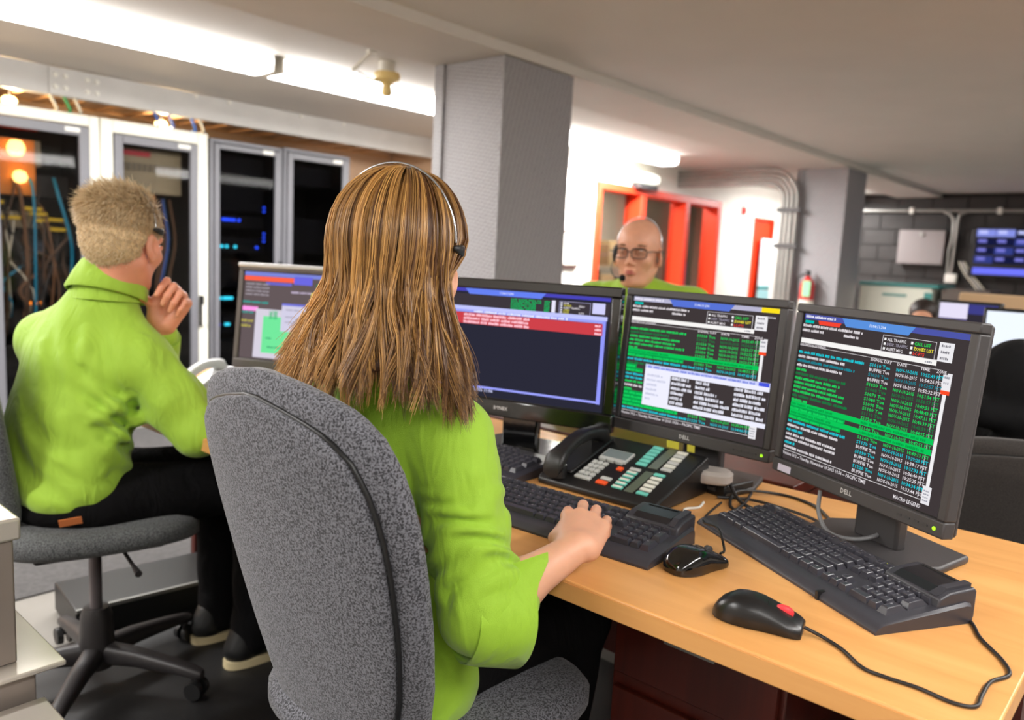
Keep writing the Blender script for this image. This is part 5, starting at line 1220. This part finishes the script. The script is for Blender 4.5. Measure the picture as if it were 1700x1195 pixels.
# lime shirt
S = SDF()
S.ell((.782, .975, .885), (.108, .138, .14), R3(0, 0, .17), .05); S.ell((.785, .99, .70), (.106, .130, .16), R3(0, 0, .14), .06); S.ell((.80, .955, .55), (.150, .166, .125), R3(0, 0, .1), .06); S.cone(NB+np.array((-.01, 0, -.03)), NB+np.array((-.008, 0, .025)), .072, .062, .03)
S.cone(NB+np.array((0, 0, -.02)), ShR, .055, .056, .04); S.cone(NB+np.array((0, 0, -.02)), ShL, .055, .058, .04)
S.cone(ShR, ShR+(ElR-ShR)*.22, .060, .064, .03); S.cone(ShR+(ElR-ShR)*.2, ShR+(ElR-ShR)*.55, .064, .064, .006); S.cone(ShR+(ElR-ShR)*.55, ElR+np.array((.0, -.006, .0)), .064, .060, .006)
S.cone(ElR, ElR+(WrR-ElR)*.22, .058, .056, .02)
S.cone(ShL, ElL, .063, .055, .03); S.cone(ElL, ElL+(WrL-ElL)*.4, .055, .05, .02)
# sleeve folds, shoulder seam and hem folds
def fold(a, b, r=.006, k=.012, bow=(0, 0, 0)):
    a = np.array(a); b = np.array(b); m = (a+b)/2+np.array(bow); S.cone(a, m, r*.35, r, k); S.cone(m, b, r, r*.35, k)
ax_ = (ElR-ShR)/np.linalg.norm(ElR-ShR); sd_ = np.array((math.cos(.7229-1.5708), math.sin(.7229-1.5708), 0)); vw = -np.array((math.cos(.7229), math.sin(.7229), 0))
def on_sleeve(f, ang, r=.060): return ShR+(ElR-ShR)*f+(sd_*math.cos(ang)+vw*math.sin(ang))*r
def wr(X, Y, Z):
    d = ElR-ShR; L2 = d @ d; x, y, z = X-ShR[0], Y-ShR[1], Z-ShR[2]; f = (x*d[0]+y*d[1]+z*d[2])/L2
    px_, py_, pz_ = x-f*d[0], y-f*d[1], z-f*d[2]; r = np.sqrt(px_**2+py_**2+pz_**2)
    a = np.arctan2(px_*vw[0]+py_*vw[1], px_*sd_[0]+py_*sd_[1])
    ph = f*6.2+.55*np.cos(a-.6)+.30*np.sin(2*a+f*7)+.2*np.sin(f*17+a*3)
    w = np.sin(2*np.pi*ph); w = np.sign(w)*np.abs(w)**.7
    amp = .0050*np.clip((f-.22)/.25, 0, 1)*np.clip((1.0-f)/.2, 0, 1)*np.clip((.080-r)/.01, 0, 1)*(.45+.55*np.sin(a*1.5+f*5)**2)
    return amp*w+.0030*noise3(X, Y, Z*.7, 42, 3)+.0014*noise3(X, Y, Z, 95, 5)
V, F = S.mesh(.0042, disp=wr, clip=lambda X, Y, Z: np.maximum((.462+.10*(X-.8)-Z), .700+(.75-Z)*.255-X)); shirt = mesh_obj('shirt', V, F, M_LIME, wm, smooth=180, world=True); shirt['label'] = 'lime green cotton shirt'
# turned-back cuff flaring open at the elbow
D = (WrR-ElR)/np.linalg.norm(WrR-ElR); D = D*.80+np.array((0, 0, -.42)); D /= np.linalg.norm(D)
u_ = np.array((0, 0, 1.0))-D*D[2]; u_ /= np.linalg.norm(u_); v_ = np.cross(D, u_)
CC = ElR+np.array((.004, -.002, -.004))
def cuff_ring(d, r, open_=0.0, n=40):
    '''band around the sleeve end, split at the top (t=0) with both corners standing away'''
    t = np.linspace(.22, 2*np.pi-.22, n); e = np.exp(-((np.pi-np.abs(t-np.pi)-.22)/.35)**2)*np.where(t > np.pi, .1, 1.0)
    rr = r*(1+open_*e*.35); droop = .10*np.clip(-np.cos(t), 0, 1)
    return CC+D*(d+open_*.03*e)[:, None]+rr[:, None]*(np.outer(np.cos(t), u_)*(1.0+droop)[:, None]+np.outer(np.sin(t), v_))
cr = [cuff_ring(-.030, .0635), cuff_ring(-.012, .0675, .2), cuff_ring(.020, .0715, .6), cuff_ring(.052, .0755, 1.0), cuff_ring(.0535, .0745, 1.0), cuff_ring(.052, .0735, 1.0), cuff_ring(.020, .0695, .6), cuff_ring(-.030, .0615)]
nn = 40; ff = [(k*nn+i, k*nn+i+1, (k+1)*nn+i+1, (k+1)*nn+i) for k in range(7) for i in range(nn-1)]
for e_ in (0, nn-1): ff += [(0*nn+e_, 1*nn+e_, 6*nn+e_, 7*nn+e_), (1*nn+e_, 2*nn+e_, 5*nn+e_, 6*nn+e_), (2*nn+e_, 3*nn+e_, 4*nn+e_, 5*nn+e_)]
cf = mesh_obj('cuff', np.vstack(cr), ff, M_LIME, wm, smooth=60, world=True)
co = [np.array([tp(MH, (x*k-.03, y*k, z)) for x, y in zip(.066*np.cos(np.linspace(0, 6.283, 28)[:-1]), .066*np.sin(np.linspace(0, 6.283, 28)[:-1]))]) for k, z in ((1.0, -.185), (.98, -.145), (1.05, -.140), (1.16, -.175), (1.12, -.178), (1.0, -.15))]
mesh_obj('collar', *loft(co, cap=False), M_LIME, wm, smooth=60, world=True)
# black trousers
S = SDF(); S.ell((.80, .99, .555), (.14, .175, .085), R3(0, 0, .1), .05)
for q in (-1, 1):
    hip = np.array((.84, .99+q*.085, .555)); kn = np.array((1.22, .97+q*.10, .53)); an = np.array((1.17, .97+q*.10, .12))
    S.cone(hip, kn, .085, .062, .05); S.cone(kn, an, .06, .045, .03); S.cone(an, an+np.array((0, 0, -.05)), .045, .048, .02)
V, F = S.mesh(.0075, disp=lambda X, Y, Z: .003*noise3(X, Y, Z, 40, 9), clip=lambda X, Y, Z: .705+(.75-Z)*.255-X); mesh_obj('trousers', V, F, M_BLKT, wm, smooth=180, world=True)
for q in (-1, 1):
    S = SDF(); a = np.array((1.16, .97+q*.10, .05)); S.cone(a, a+np.array((.17, 0, -.012)), .036, .030, .02); S.cone(a+np.array((-.02, 0, 0)), a+np.array((0, 0, .03)), .036, .036, .02)
    V, F = S.mesh(.006, clip=lambda X, Y, Z: .008-Z); mesh_obj('shoe', V, F, M_BLACKP, wm, smooth=180, world=True)
# long hair: under-layer plus strands
rg = np.random.RandomState(11)
def hair_path(phi, ln, lay, N=20, wob=None):
    """phi (S,) angle from the back of the head (+ left); returns (S,N,3) in head space"""
    S_ = len(phi); t = np.linspace(0, 1, N)[None, :]; th = np.clip(t/.40, 0, 1)*1.71+.01
    ph = phi[:, None]+0*t
    zc = np.where(t < .40, .034+.108*np.cos(th), 0); fall = np.clip((t-.40)/.60, 0, 1)
    z = np.where(t < .40, zc, .034+.108*math.cos(1.72)-fall*ln[:, None])+lay[:, None]*np.clip(np.cos(th), 0, 1)
    front = np.clip((-ph-1.15)/.9, 0, 1)                      # strands at the right temple tuck back behind the ear
    ph = ph+front*np.clip((.06-z)/.07, 0, 1)*(-ph-1.18)*(-1)*-1*0 + np.where(ph < -1.22, np.clip((.05-z)/.06, 0, 1)*(-1.22-ph), 0)
    back = np.cos(ph); r = np.sqrt(1/((np.cos(ph)/np.where(back > 0, .112, .100))**2+(np.sin(ph)/.091)**2))
    rho = r*np.sin(np.minimum(th, 1.5708))+.004+lay[:, None]
    flare = fall**1.6*(.016+.038*np.clip(np.sin(ph), 0, 1)**2+.030*np.clip(-np.sin(ph), 0, 1)**2+.012*np.clip(back, 0, 1))
    pinch = -.014*np.exp(-((fall-.30)/.22)**2)*(1-.5*np.abs(np.sin(ph)))
    rho = rho+flare+pinch*(fall > 0)
    x = -np.cos(ph)*rho-.014+.010*(1-np.clip(th/1.2, 0, 1)); y = np.sin(ph)*rho
    P = np.stack([x, y, z], 2)
    if wob is not None:
        amp = (.002+.013*fall)[:, :, None]; P = P+amp*np.stack([np.sin(wob[:, :1]*6+t*wob[:, 1:2]), np.sin(wob[:, 2:3]*6+t*wob[:, 3:4]), .25*np.sin(wob[:, 4:5]*6+t*5)], 2)
    return P
NC, PER = 330, 18
cph = np.sort(rg.uniform(-2.15, 2.35, NC)); cln = .196+.026*rg.uniform(-1, 1, NC)+.010*np.sin(cph*3)-.03*np.clip(cph-.6, 0, 1); clay = rg.uniform(-.006, .004, NC); cw = np.stack([rg.uniform(0, 1, NC), rg.uniform(4, 9, NC), rg.uniform(0, 1, NC), rg.uniform(4, 9, NC), rg.uniform(0, 1, NC)], 1)
idx = np.repeat(np.arange(NC), PER); n_ = len(idx)
P = hair_path(cph[idx]+rg.normal(0, .020, n_), cln[idx]+rg.normal(0, .016, n_), clay[idx]+rg.uniform(-.004, .004, n_), 22, cw[idx]+rg.normal(0, .05, (n_, 5)))
w_ = hair_path(cph[idx], cln[idx], clay[idx], 22, cw[idx]); tt = np.linspace(0, 1, 22)[None, :, None]; P = P*(1-.45*tt)+w_*.45*tt
tone = np.clip(rg.normal(.40, .17, NC)[idx]+rg.normal(0, .19, n_)+.24*np.sin(cph*1.1)[idx], 0, 1)[:, None]  # left side toned lighter to paint in light from the left
Cc = np.array(lin((92, 58, 31)))*(1-tone)+np.array(lin((232, 176, 98)))*tone
Vh, Qh, Ch = strands(P.reshape(n_, 22, 3) @ MH[:3, :3].T+MH[:3, 3], np.interp(np.linspace(0, 1, 22), [0, .1, .8, 1], [.0005, .00085, .0008, .0002]), Cc, MH[:3, 3])
# fly-away hairs
fl_ = rg.randint(0, n_, 70); Pf = P[fl_].copy(); Pf[:, 8:, :2] *= (1+np.linspace(0, .16, 14)[None, :, None]*rg.uniform(.2, 1, (70, 1, 1)))
V2, Q2, C2 = strands(Pf @ MH[:3, :3].T+MH[:3, 3], np.full(22, .00028), Cc[fl_], MH[:3, 3])
hair = mesh_obj('hair', np.vstack([Vh, V2]), np.vstack([Qh, Q2+len(Vh)]), M_HAIR, wm, smooth=180, world=True, C=np.vstack([Ch, C2])); hair['label'] = 'long straight light-brown hair with golden streaks, left side painted as lit'
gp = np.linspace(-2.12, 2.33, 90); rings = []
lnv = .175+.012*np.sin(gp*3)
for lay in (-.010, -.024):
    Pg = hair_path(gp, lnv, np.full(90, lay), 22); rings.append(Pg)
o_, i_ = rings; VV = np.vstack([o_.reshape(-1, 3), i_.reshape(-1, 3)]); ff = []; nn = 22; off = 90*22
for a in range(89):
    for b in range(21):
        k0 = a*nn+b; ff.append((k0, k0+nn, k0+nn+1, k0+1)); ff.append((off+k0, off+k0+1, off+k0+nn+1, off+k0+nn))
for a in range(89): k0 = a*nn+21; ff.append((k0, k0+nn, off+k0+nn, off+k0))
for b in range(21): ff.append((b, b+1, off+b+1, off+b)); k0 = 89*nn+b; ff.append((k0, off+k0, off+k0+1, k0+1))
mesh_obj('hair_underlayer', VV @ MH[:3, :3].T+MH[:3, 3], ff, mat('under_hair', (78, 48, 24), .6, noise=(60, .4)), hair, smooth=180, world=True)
headset('thin silver headset band across the woman\'s hair', MH, .1490, .0995, -.040, zo=.034)

# ================================================================== blond man
mn = thing('person', 'blond short-haired man in a lime shirt leaning with hand on chin', 'person', (.76, 2.17, .47))
MM = head_frame((.853, 2.080, 1.215), math.radians(33), .16, 0.0, 1.02)
ShR, ShL = np.array((.868, 2.015, .925)), np.array((.742, 2.315, .945)); ElR = np.array((.965, 1.915, .745)); WrR = np.array((1.17, 1.985, .785)); NB = np.array((.822, 2.118, 1.072))
ElL = np.array((1.01, 2.235, .765)); WrL = np.array((.945, 2.082, 1.006))
S = SDF(); head_prims(S, MM, 1.02, male=True, neck=NB+np.array((0, 0, -.05)))
S.ell((.79, 2.16, .88), (.10, .16, .15), R3(0, 0, .4), .05); S.ell((.75, 2.17, .66), (.10, .15, .16), R3(0, 0, .2), .05)
S.cone(NB+np.array((-.01, .01, -.06)), ShR, .05, .05, .03); S.cone(NB+np.array((-.01, .01, -.06)), ShL, .05, .05, .03); S.cone(ShR, ElR, .05, .042, .03); S.cone(ElR, WrR, .042, .030, .02); S.cone(ShL, ElL, .05, .042, .03); S.cone(ElL, WrL, .042, .030, .02)
hand_prims(S, WrL, (.30, -.28, .80), (.66, .72, .12), -1, [(1.0, 1.25, .5), (1.25, 1.35, .6), (1.3, 1.4, .6), (1.35, 1.4, .6)], s=1.08, thumb=((.30, .55, -.65), (-.10, .45, -.8)))
hand_prims(S, WrR, (.09, .01, 0), (0, 0, 1), 1, s=1.05)
V, F = S.mesh(.0036); mesh_obj('body', V, F, M_SKINM, mn, smooth=180, world=True)
face_parts(mn, MM, 1.02, brow=mat('brow_blond', (170, 130, 84), .8), lip=mat('lip_pale', (200, 120, 104), .45))
S = SDF()
S.ell((.785, 2.16, .885), (.125, .178, .145), R3(0, 0, .40), .06); S.ell((.742, 2.165, .73), (.132, .178, .16), R3(0, 0, .25), .07); S.ell((.735, 2.165, .60), (.14, .185, .10), R3(0, 0, .1), .06)
S.cone(NB+np.array((-.01, .01, -.025)), ShR, .068, .066, .05); S.cone(NB+np.array((-.01, .01, -.025)), ShL, .068, .066, .05); S.cone(NB+np.array((-.01, .01, -.025)), (.76, 2.15, .93), .07, .09, .05)
S.cone(ShR, ShR+(ElR-ShR)*.55, .070, .069, .03); S.cone(ShR+(ElR-ShR)*.55, ElR, .069, .062, .03); S.cone(ElR, ElR+(WrR-ElR)*.30, .062, .056, .03)
S.cone(ShL, ElL, .070, .06, .03); S.cone(ElL, ElL+(WrL-ElL)*.86, .058, .044, .02)
def mf(p, q, r=.011, k=.018): p = np.array(p); q = np.array(q); S.cone(p, (p+q)/2, r*.4, r, k); S.cone((p+q)/2, q, r, r*.4, k)
# billowing folds at the armpit, waist and back
for p, q, r in (((.83, 1.995, .84), (.735, 2.00, .78), .020), ((.85, 2.0, .78), (.74, 2.01, .69), .022), ((.64, 2.12, .76), (.76, 2.0, .655), .022), ((.63, 2.17, .70), (.74, 2.0, .58), .020), ((.66, 2.11, .84), (.74, 2.03, .80), .012),
                ((.75, 2.06, 1.0), (.72, 2.03, .92), .010), ((.70, 2.13, 1.0), (.675, 2.11, .93), .010), ((.86, 1.95, .90), (.95, 1.86, .78), .010), ((.90, 1.955, .90), (1.0, 1.87, .77), .010)): mf(p, q, r)
S.ell((.66, 2.06, .865), (.012, .022, .03), R3(0, 0, .5), .012, True)
def wr(X, Y, Z):
    g1 = np.exp(-(((X-.79)/.12)**2+((Y-2.00)/.10)**2+((Z-.74)/.13)**2)); p1 = 11*(Z-.7)+6.5*(X-.75)+.35*np.sin(X*30+Z*18)
    g2 = np.exp(-(((X-.68)/.10)**2+((Y-2.10)/.13)**2+((Z-.66)/.14)**2)); p2 = 8*(Z-.6)+7*(X-.7)-4*(Y-2.1)+.3*np.sin(Y*25)
    g3 = np.exp(-(((X-.74)/.13)**2+((Y-2.06)/.13)**2+((Z-.93)/.09)**2)); p3 = 13*(X-.74)-9*(Y-2.08)+3*(Z-.9)
    g4 = np.exp(-(((X-.95)/.10)**2+((Y-1.92)/.10)**2+((Z-.82)/.10)**2)); p4 = 12*(X-.93)+10*(Y-1.93)-3*(Z-.8)
    sh = lambda p: np.sign(np.sin(6.283*p))*np.abs(np.sin(6.283*p))**.75
    return .0105*g1*sh(p1)+.0085*g2*sh(p2)+.0050*g3*sh(p3)+.0055*g4*sh(p4)+.0042*noise3(X, Y, Z*.8, 26, 13)+.0018*noise3(X, Y, Z, 70, 15)
V, F = S.mesh(.0058, disp=wr, clip=lambda X, Y, Z: np.maximum((.535+.18*(X-.74)+.012*np.sin(Y*30)-Z), -1)); o = mesh_obj('shirt', V, F, M_LIMEB, mn, smooth=180, world=True); o['label'] = 'lime green cotton shirt'
n1 = NB+np.array((.006, -.006, .030)); t_ = np.linspace(0, 2*np.pi, 33)[:-1]
co = []
for k, z_, fw_ in ((1.08, -.035, -.004), (1.02, .0, 0), (1.0, .040, .006), (1.04, .046, .006), (1.14, .020, 0), (1.26, -.016, -.004), (1.22, -.022, -.004), (1.08, .015, 0)):
    co.append(np.stack([n1[0]+.076*k*np.cos(t_)+fw_+.010*z_/.05, n1[1]+.076*k*np.sin(t_), n1[2]+z_-.030*np.cos(t_-.5)*(1 if z_ > -.03 else .3)], 1))
mesh_obj('collar', *loft(co, cap=False), M_LIMEB, mn, smooth=50, world=True)
Dm = (WrL-ElL)/np.linalg.norm(WrL-ElL); u_, v_ = _perp(Dm); t_ = np.linspace(0, 2*np.pi, 29)[:-1]
mesh_obj('cuff', *loft([ElL+Dm*d+r*(np.outer(np.cos(t_), u_)+np.outer(np.sin(t_), v_)) for d, r in ((.18, .044), (.185, .048), (.245, .050), (.247, .048), (.245, .045), (.185, .043))], cap=False), M_LIMEB, mn, smooth=50, world=True)
# trousers, belt patch, shoes
S = SDF(); S.ell((.75, 2.17, .555), (.15, .185, .085), R3(0, 0, .1), .05)
for q in (-1, 1):
    hip = np.array((.80, 2.165+q*.09, .555)); kn = np.array((1.17, 2.10+q*.12, .55)); an = np.array((1.17, 2.11+q*.10, .13))
    S.cone(hip, kn, .092, .068, .05); S.cone(kn, an, .066, .052, .03); S.cone(an, an+np.array((0, 0, -.06)), .052, .055, .02)
V, F = S.mesh(.0085, disp=lambda X, Y, Z: .005*noise3(X, Y, Z, 34, 19)); tr = mesh_obj('trousers', V, F, M_BLKT, mn, smooth=180, world=True)
b = MB().box((0, 0, 0), (.05, .003, .020)).build('leather_patch', mat('tan_leather', (196, 112, 62), .5), tr); b.location = (.685-.76, 2.005-2.17, .540-.47); b.rotation_euler = (.35, -.12, -.42)
for q in (-1, 1):
    a = np.array((1.15, 2.11+q*.10, .05)); S = SDF(); S.cone(a, a+np.array((.20, -.01, -.012)), .042, .036, .02); S.cone(a+np.array((-.02, 0, .0)), a+np.array((0, 0, .045)), .042, .042, .02)
    V, F = S.mesh(.006, clip=lambda X, Y, Z: .026-Z); sh = mesh_obj('shoe', V, F, M_BLACKP, mn, smooth=180, world=True)
    ol = [superring((1.24, 2.105+q*.10, z_), XA, YA, .155, .047, 2.6, 28) for z_ in (.007, .03)]
    V, F = loft(ol); mesh_obj('sole', V-np.array((.76, 2.17, .47)), F, mat('sole_cream', (206, 190, 150), .6), sh, smooth=40)
# short blond hair
S = SDF(); Rm = MM[:3, :3]/1.02
def he(c, r, k=.012, sub=False): S.ell(tp(MM, c), np.array(r)*1.02, Rm, k, sub)
he((-.016, 0, .043), (.104, .081, .087)); he((-.040, 0, -.006), (.074, .068, .068), .03); he((.085, 0, -.035), (.075, .12, .085), .012, True); he((-.004, .085, -.02), (.028, .03, .045), .01, True); he((-.004, -.085, -.02), (.028, .03, .045), .01, True)
V, F = S.mesh(.0035, disp=lambda X, Y, Z: .002*noise3(X, Y, Z, 160, 2)); hb = mesh_obj('hair', V, F, mat('blond_under', (212, 184, 142), .7, noise=(90, .3)), mn, smooth=180, world=True); hb['label'] = 'short sandy blond hair'
Nn = 9000; ii = rg.randint(0, len(V), Nn); R0 = V[ii]+rg.normal(0, .0012, (Nn, 3)); loc = (R0-MM[:3, 3]) @ np.linalg.inv(MM[:3, :3]).T
nrm = loc/np.array((.106, .083, .089))**2; nrm /= np.linalg.norm(nrm, axis=1)[:, None]
top = np.clip((loc[:, 2]-.02)/.06, 0, 1)[:, None]; ln = (.007+.032*top)*rg.uniform(.7, 1.2, (Nn, 1))
flow = np.stack([-.55-0*loc[:, 0], np.sign(loc[:, 1])*.25*np.abs(loc[:, 1])/.08, -.75+.85*np.clip((loc[:, 2]-.05)/.06, 0, 1)], 1); flow += rg.normal(0, .16, (Nn, 3))
d1 = nrm*.22+flow*.78; d1 /= np.linalg.norm(d1, axis=1)[:, None]; d2 = nrm*.10+flow; d2 /= np.linalg.norm(d2, axis=1)[:, None]
PP = np.stack([loc, loc+d1*ln*.5, loc+d1*ln*.5+d2*ln*.5], 1) @ MM[:3, :3].T+MM[:3, 3]
tn = np.clip(rg.normal(.5, .25, (Nn, 1)), 0, 1); Vs, Qs, Cs = strands(PP, np.array([.0008, .0007, .0002]), np.array(lin((196, 166, 122)))*(1-tn)+np.array(lin((250, 232, 198)))*tn)
mesh_obj('hair_tips', Vs, Qs, M_HAIR, hb, smooth=180, world=True, C=Cs)
headset('silver headset band with black pad on the blond man\'s head', MM, .142, .0885, -.012, zo=.038)

# ================================================================== bald man
bd = thing('person', 'bald man in glasses and lime shirt facing the camera behind the monitors', 'person', (2.56, 1.63, .47))
MB_ = head_frame((2.485, 1.602, 1.262), math.radians(197), .04, 0, 1.03)
NB = np.array((2.525, 1.615, 1.135)); ShR, ShL = np.array((2.50, 1.805, 1.075)), np.array((2.60, 1.43, 1.075))
S = SDF(); head_prims(S, MB_, 1.03, male=True, neck=NB+np.array((0, 0, -.05)))
S.ell((2.56, 1.63, .88), (.11, .17, .17), R3(0, 0, .28), .05); S.cone(NB+np.array((0, 0, -.06)), ShR, .05, .05, .03); S.cone(NB+np.array((0, 0, -.06)), ShL, .05, .05, .03); S.ell((2.57, 1.63, .66), (.12, .16, .16), None, .05)
arms = []
for Sh, q in ((ShR, 1), (ShL, -1)):
    El = np.array((2.36, Sh[1]+q*.07, .80)); Wr = np.array((2.16, Sh[1]-q*.03, .78)); arms.append((Sh, El, Wr)); S.cone(Sh, El, .05, .042, .03); S.cone(El, Wr, .042, .03, .02); hand_prims(S, Wr, (-.09, -.02*q, 0), (0, 0, 1), q, s=1.08)
V, F = S.mesh(.0040); mesh_obj('body', V, F, M_SKINB, bd, smooth=180, world=True)
face_parts(bd, MB_, 1.03, brow=mat('brow_grey', (150, 110, 84), .8), lip=mat('lip_tan', (186, 104, 92), .45), iris=(66, 74, 80))
S = SDF(); S.ell((2.565, 1.63, .95), (.14, .20, .17), R3(0, 0, .28), .06); S.ell((2.57, 1.63, .68), (.15, .19, .17), None, .06); S.cone(NB+np.array((.005, 0, -.03)), ShR, .072, .068, .05); S.cone(NB+np.array((.005, 0, -.03)), ShL, .072, .068, .05)
for Sh, El, Wr in arms: S.cone(Sh, El, .070, .060, .03); S.cone(El, El+(Wr-El)*.85, .058, .044, .03)
V, F = S.mesh(.0075, disp=lambda X, Y, Z: .004*noise3(X, Y, Z, 32, 23)); mesh_obj('shirt', V, F, M_LIME, bd, smooth=180, world=True)['label'] = 'lime green shirt with open collar'
t_ = np.linspace(.42, 2*np.pi-.42, 30); ca = math.radians(197)
co = [np.stack([NB[0]-.004+.078*k*np.cos(t_+ca), NB[1]+.078*k*np.sin(t_+ca), NB[2]+z_+.022*(-np.cos(t_))-.02], 1) for k, z_ in ((1.08, -.03), (1.0, .03), (1.05, .036), (1.34, -.028), (1.28, -.034), (1.06, .02))]
Vc = np.vstack(co); nn = 30; ff = [(k*nn+i, k*nn+i+1, (k+1)*nn+i+1, (k+1)*nn+i) for k in range(5) for i in range(nn-1)]
mesh_obj('collar', Vc, ff, M_LIME, bd, smooth=50, world=True)
S = SDF(); S.ell((2.58, 1.63, .555), (.15, .19, .085), None, .05)
for q in (-1, 1): S.cone((2.52, 1.63+q*.09, .555), (2.20, 1.56+q*.11, .54), .09, .066, .04); S.cone((2.20, 1.56+q*.11, .54), (2.22, 1.56+q*.11, .06), .064, .05, .03); S.cone((2.22, 1.56+q*.11, .05), (2.06, 1.53+q*.11, .045), .042, .036, .02)
V, F = S.mesh(.010, clip=lambda X, Y, Z: .004-Z); mesh_obj('trousers', V, F, M_BLKT, bd, smooth=180, world=True)
headset('black headset with microphone on the bald man\'s head', MB_, .1275, .0805, -.006, zo=.036, mic=-1, cup='cup', sides=(-1,))
g = thing('glasses', 'dark rectangular glasses on the bald man\'s face', 'glasses', tuple(tp(MB_, (.1, 0, .004))))
M_GF = mat('glasses_frame', (24, 22, 24), .3)
for q in (-1, 1):
    c = np.array((.1085, q*.033, .002)); loop = [c+np.array((-.003*abs(a)-.004*(abs(a) > 1)*0, q*a*0, 0))*0+np.array((-.006*max(0, math.cos(th))*1.0, q*.0265*math.copysign(abs(math.cos(th))**.55, math.cos(th)), .0165*math.copysign(abs(math.sin(th))**.55, math.sin(th)))) for th, a in zip(np.linspace(0, 2*np.pi, 33), np.zeros(33))]
    V, F = tube([tp(MB_, p) for p in loop], .0019, 8); lf = mesh_obj('rim', V, F, M_GF, g, smooth=70, world=True)
    up = [tp(MB_, p) for p in loop if p[2] > .012]; V, F = tube(up, .0030, 8); mesh_obj('brow_bar', V, F, M_GF, lf, smooth=70, world=True)
    V, F = np.array([tp(MB_, p) for p in loop[:-1]]), [tuple(range(32))]; mesh_obj('lens', V, F, M_GLASS, lf, world=True)
    arc_band(MB_, [(.102, q*.060, .008), (.092, q*.0745, .010), (.04, q*.084, .008), (-.004, q*.086, .012), (-.022, q*.084, -.008)], .0019, 'temple_arm', M_GF, g)
arc_band(MB_, [(.109, -.0075, .006), (.112, 0, .009), (.109, .0075, .006)], .0018, 'bridge', M_GF, g)

# ================================================================== people at the right
hp = thing('person', 'person in a black hooded jacket seen from behind at the right edge', 'person', (2.62, .30, .44))
S = SDF(); S.ell((2.60, .385, .955), (.10, .105, .115), None, .04); S.cone((2.60, .36, .90), (2.60, .33, .80), .085, .10, .05); S.ell((2.62, .31, .70), (.14, .22, .16), None, .06); S.ell((2.64, .31, .54), (.14, .19, .12), None, .06)
S.cone((2.61, .50, .76), (2.80, .55, .62), .07, .055, .04); S.cone((2.80, .55, .62), (3.05, .45, .74), .055, .04, .03); S.cone((2.61, .12, .76), (2.80, .06, .62), .07, .055, .04); S.cone((2.80, .06, .62), (3.05, .16, .74), .055, .04, .03)
S.cone((2.50, .44, .87), (2.53, .24, .85), .035, .035, .03); S.ell((2.71, .39, .955), (.035, .055, .075), None, .01, True)
V, F = S.mesh(.0085, disp=lambda X, Y, Z: .005*noise3(X, Y, Z, 30, 33)); mesh_obj('jacket', V, F, M_BLKJ, hp, smooth=180, world=True)
S = SDF(); head_prims(S, head_frame((2.625, .385, .95), math.radians(5), .25, 0, .86), .86, ears=False); 
for yy in (.45, .16): hand_prims(S, (3.05, yy, .752), (.09, 0, 0), (0, 0, 1), 1 if yy < .3 else -1)
S.cone((2.8, .5, .65), (3.05, .45, .75), .03, .027, .02); S.cone((2.8, .1, .65), (3.05, .16, .75), .03, .027, .02); S.cone((2.62, .37, .85), (2.62, .31, .7), .05, .08, .03); S.cone((2.62, .31, .7), (2.8, .5, .65), .05, .03, .03); S.cone((2.62, .31, .7), (2.8, .1, .65), .05, .03, .03)
V, F = S.mesh(.0055); mesh_obj('body', V, F, M_SKINB, hp, smooth=180, world=True)
S = SDF()
for q in (-1, 1): S.cone((2.66, .31+q*.09, .52), (3.02, .31+q*.10, .52), .085, .064, .04); S.cone((3.02, .31+q*.10, .52), (3.0, .31+q*.10, .05), .06, .05, .03); S.cone((3.0, .31+q*.10, .05), (3.14, .31+q*.10, .045), .042, .036, .02)
S.ell((2.64, .31, .53), (.13, .17, .08), None, .05)
V, F = S.mesh(.012, clip=lambda X, Y, Z: .004-Z); mesh_obj('trousers', V, F, M_BLKT, hp, smooth=180, world=True)
hp.location = (hp.location.x-.16, hp.location.y-.022, hp.location.z+.014)
dp = thing('person', 'dark-haired person far behind, only the top of the head showing', 'person', (5.4, 1.36, .44))
MD = head_frame((5.4, 1.36, .965), math.radians(190), 0, 0, .95)
S = SDF(); head_prims(S, MD, .95); S.cone((5.41, 1.36, .86), (5.42, 1.36, .72), .06, .09, .03); S.ell((5.44, 1.36, .62), (.09, .15, .14), None, .04); S.cone((5.42, 1.36, .73), (5.42, 1.54, .70), .055, .05, .03); S.cone((5.42, 1.36, .73), (5.42, 1.18, .70), .055, .05, .03)
V, F = S.mesh(.007); mesh_obj('body', V, F, M_SKINB, dp, smooth=180, world=True)
S = SDF(); S.ell(tp(MD, (-.02, 0, .045)), (.10, .082, .085), MD[:3, :3]/.95, .01); S.ell(tp(MD, (.10, 0, -.02)), (.06, .1, .07), MD[:3, :3]/.95, .01, True); V, F = S.mesh(.006); mesh_obj('hair', V, F, mat('dark_hair', (38, 28, 24), .5), dp, smooth=180, world=True)
S = SDF(); S.ell((5.44, 1.36, .63), (.12, .19, .16), None, .04); S.ell((5.45, 1.36, .48), (.14, .18, .10), None, .04); S.cone((5.42, 1.36, .74), (5.42, 1.54, .70), .06, .06, .03); S.cone((5.42, 1.36, .74), (5.42, 1.18, .70), .06, .06, .03)
for q in (-1, 1): S.cone((5.42, 1.36+q*.19, .69), (5.30, 1.36+q*.22, .48), .055, .05, .03); S.cone((5.40, 1.36+q*.08, .47), (5.05, 1.36+q*.10, .46), .08, .06, .03); S.cone((5.05, 1.36+q*.10, .46), (5.05, 1.36+q*.1, .05), .058, .05, .03)
V, F = S.mesh(.014, clip=lambda X, Y, Z: .004-Z); mesh_obj('clothes', V, F, M_BLKJ, dp, smooth=180, world=True)
office_chair('plain office chair under the far dark-haired person', (5.46, 1.36, 0), math.radians(180), M_FABD, back_v=(.45, .85), seat_z=.38, hwmax=.19)
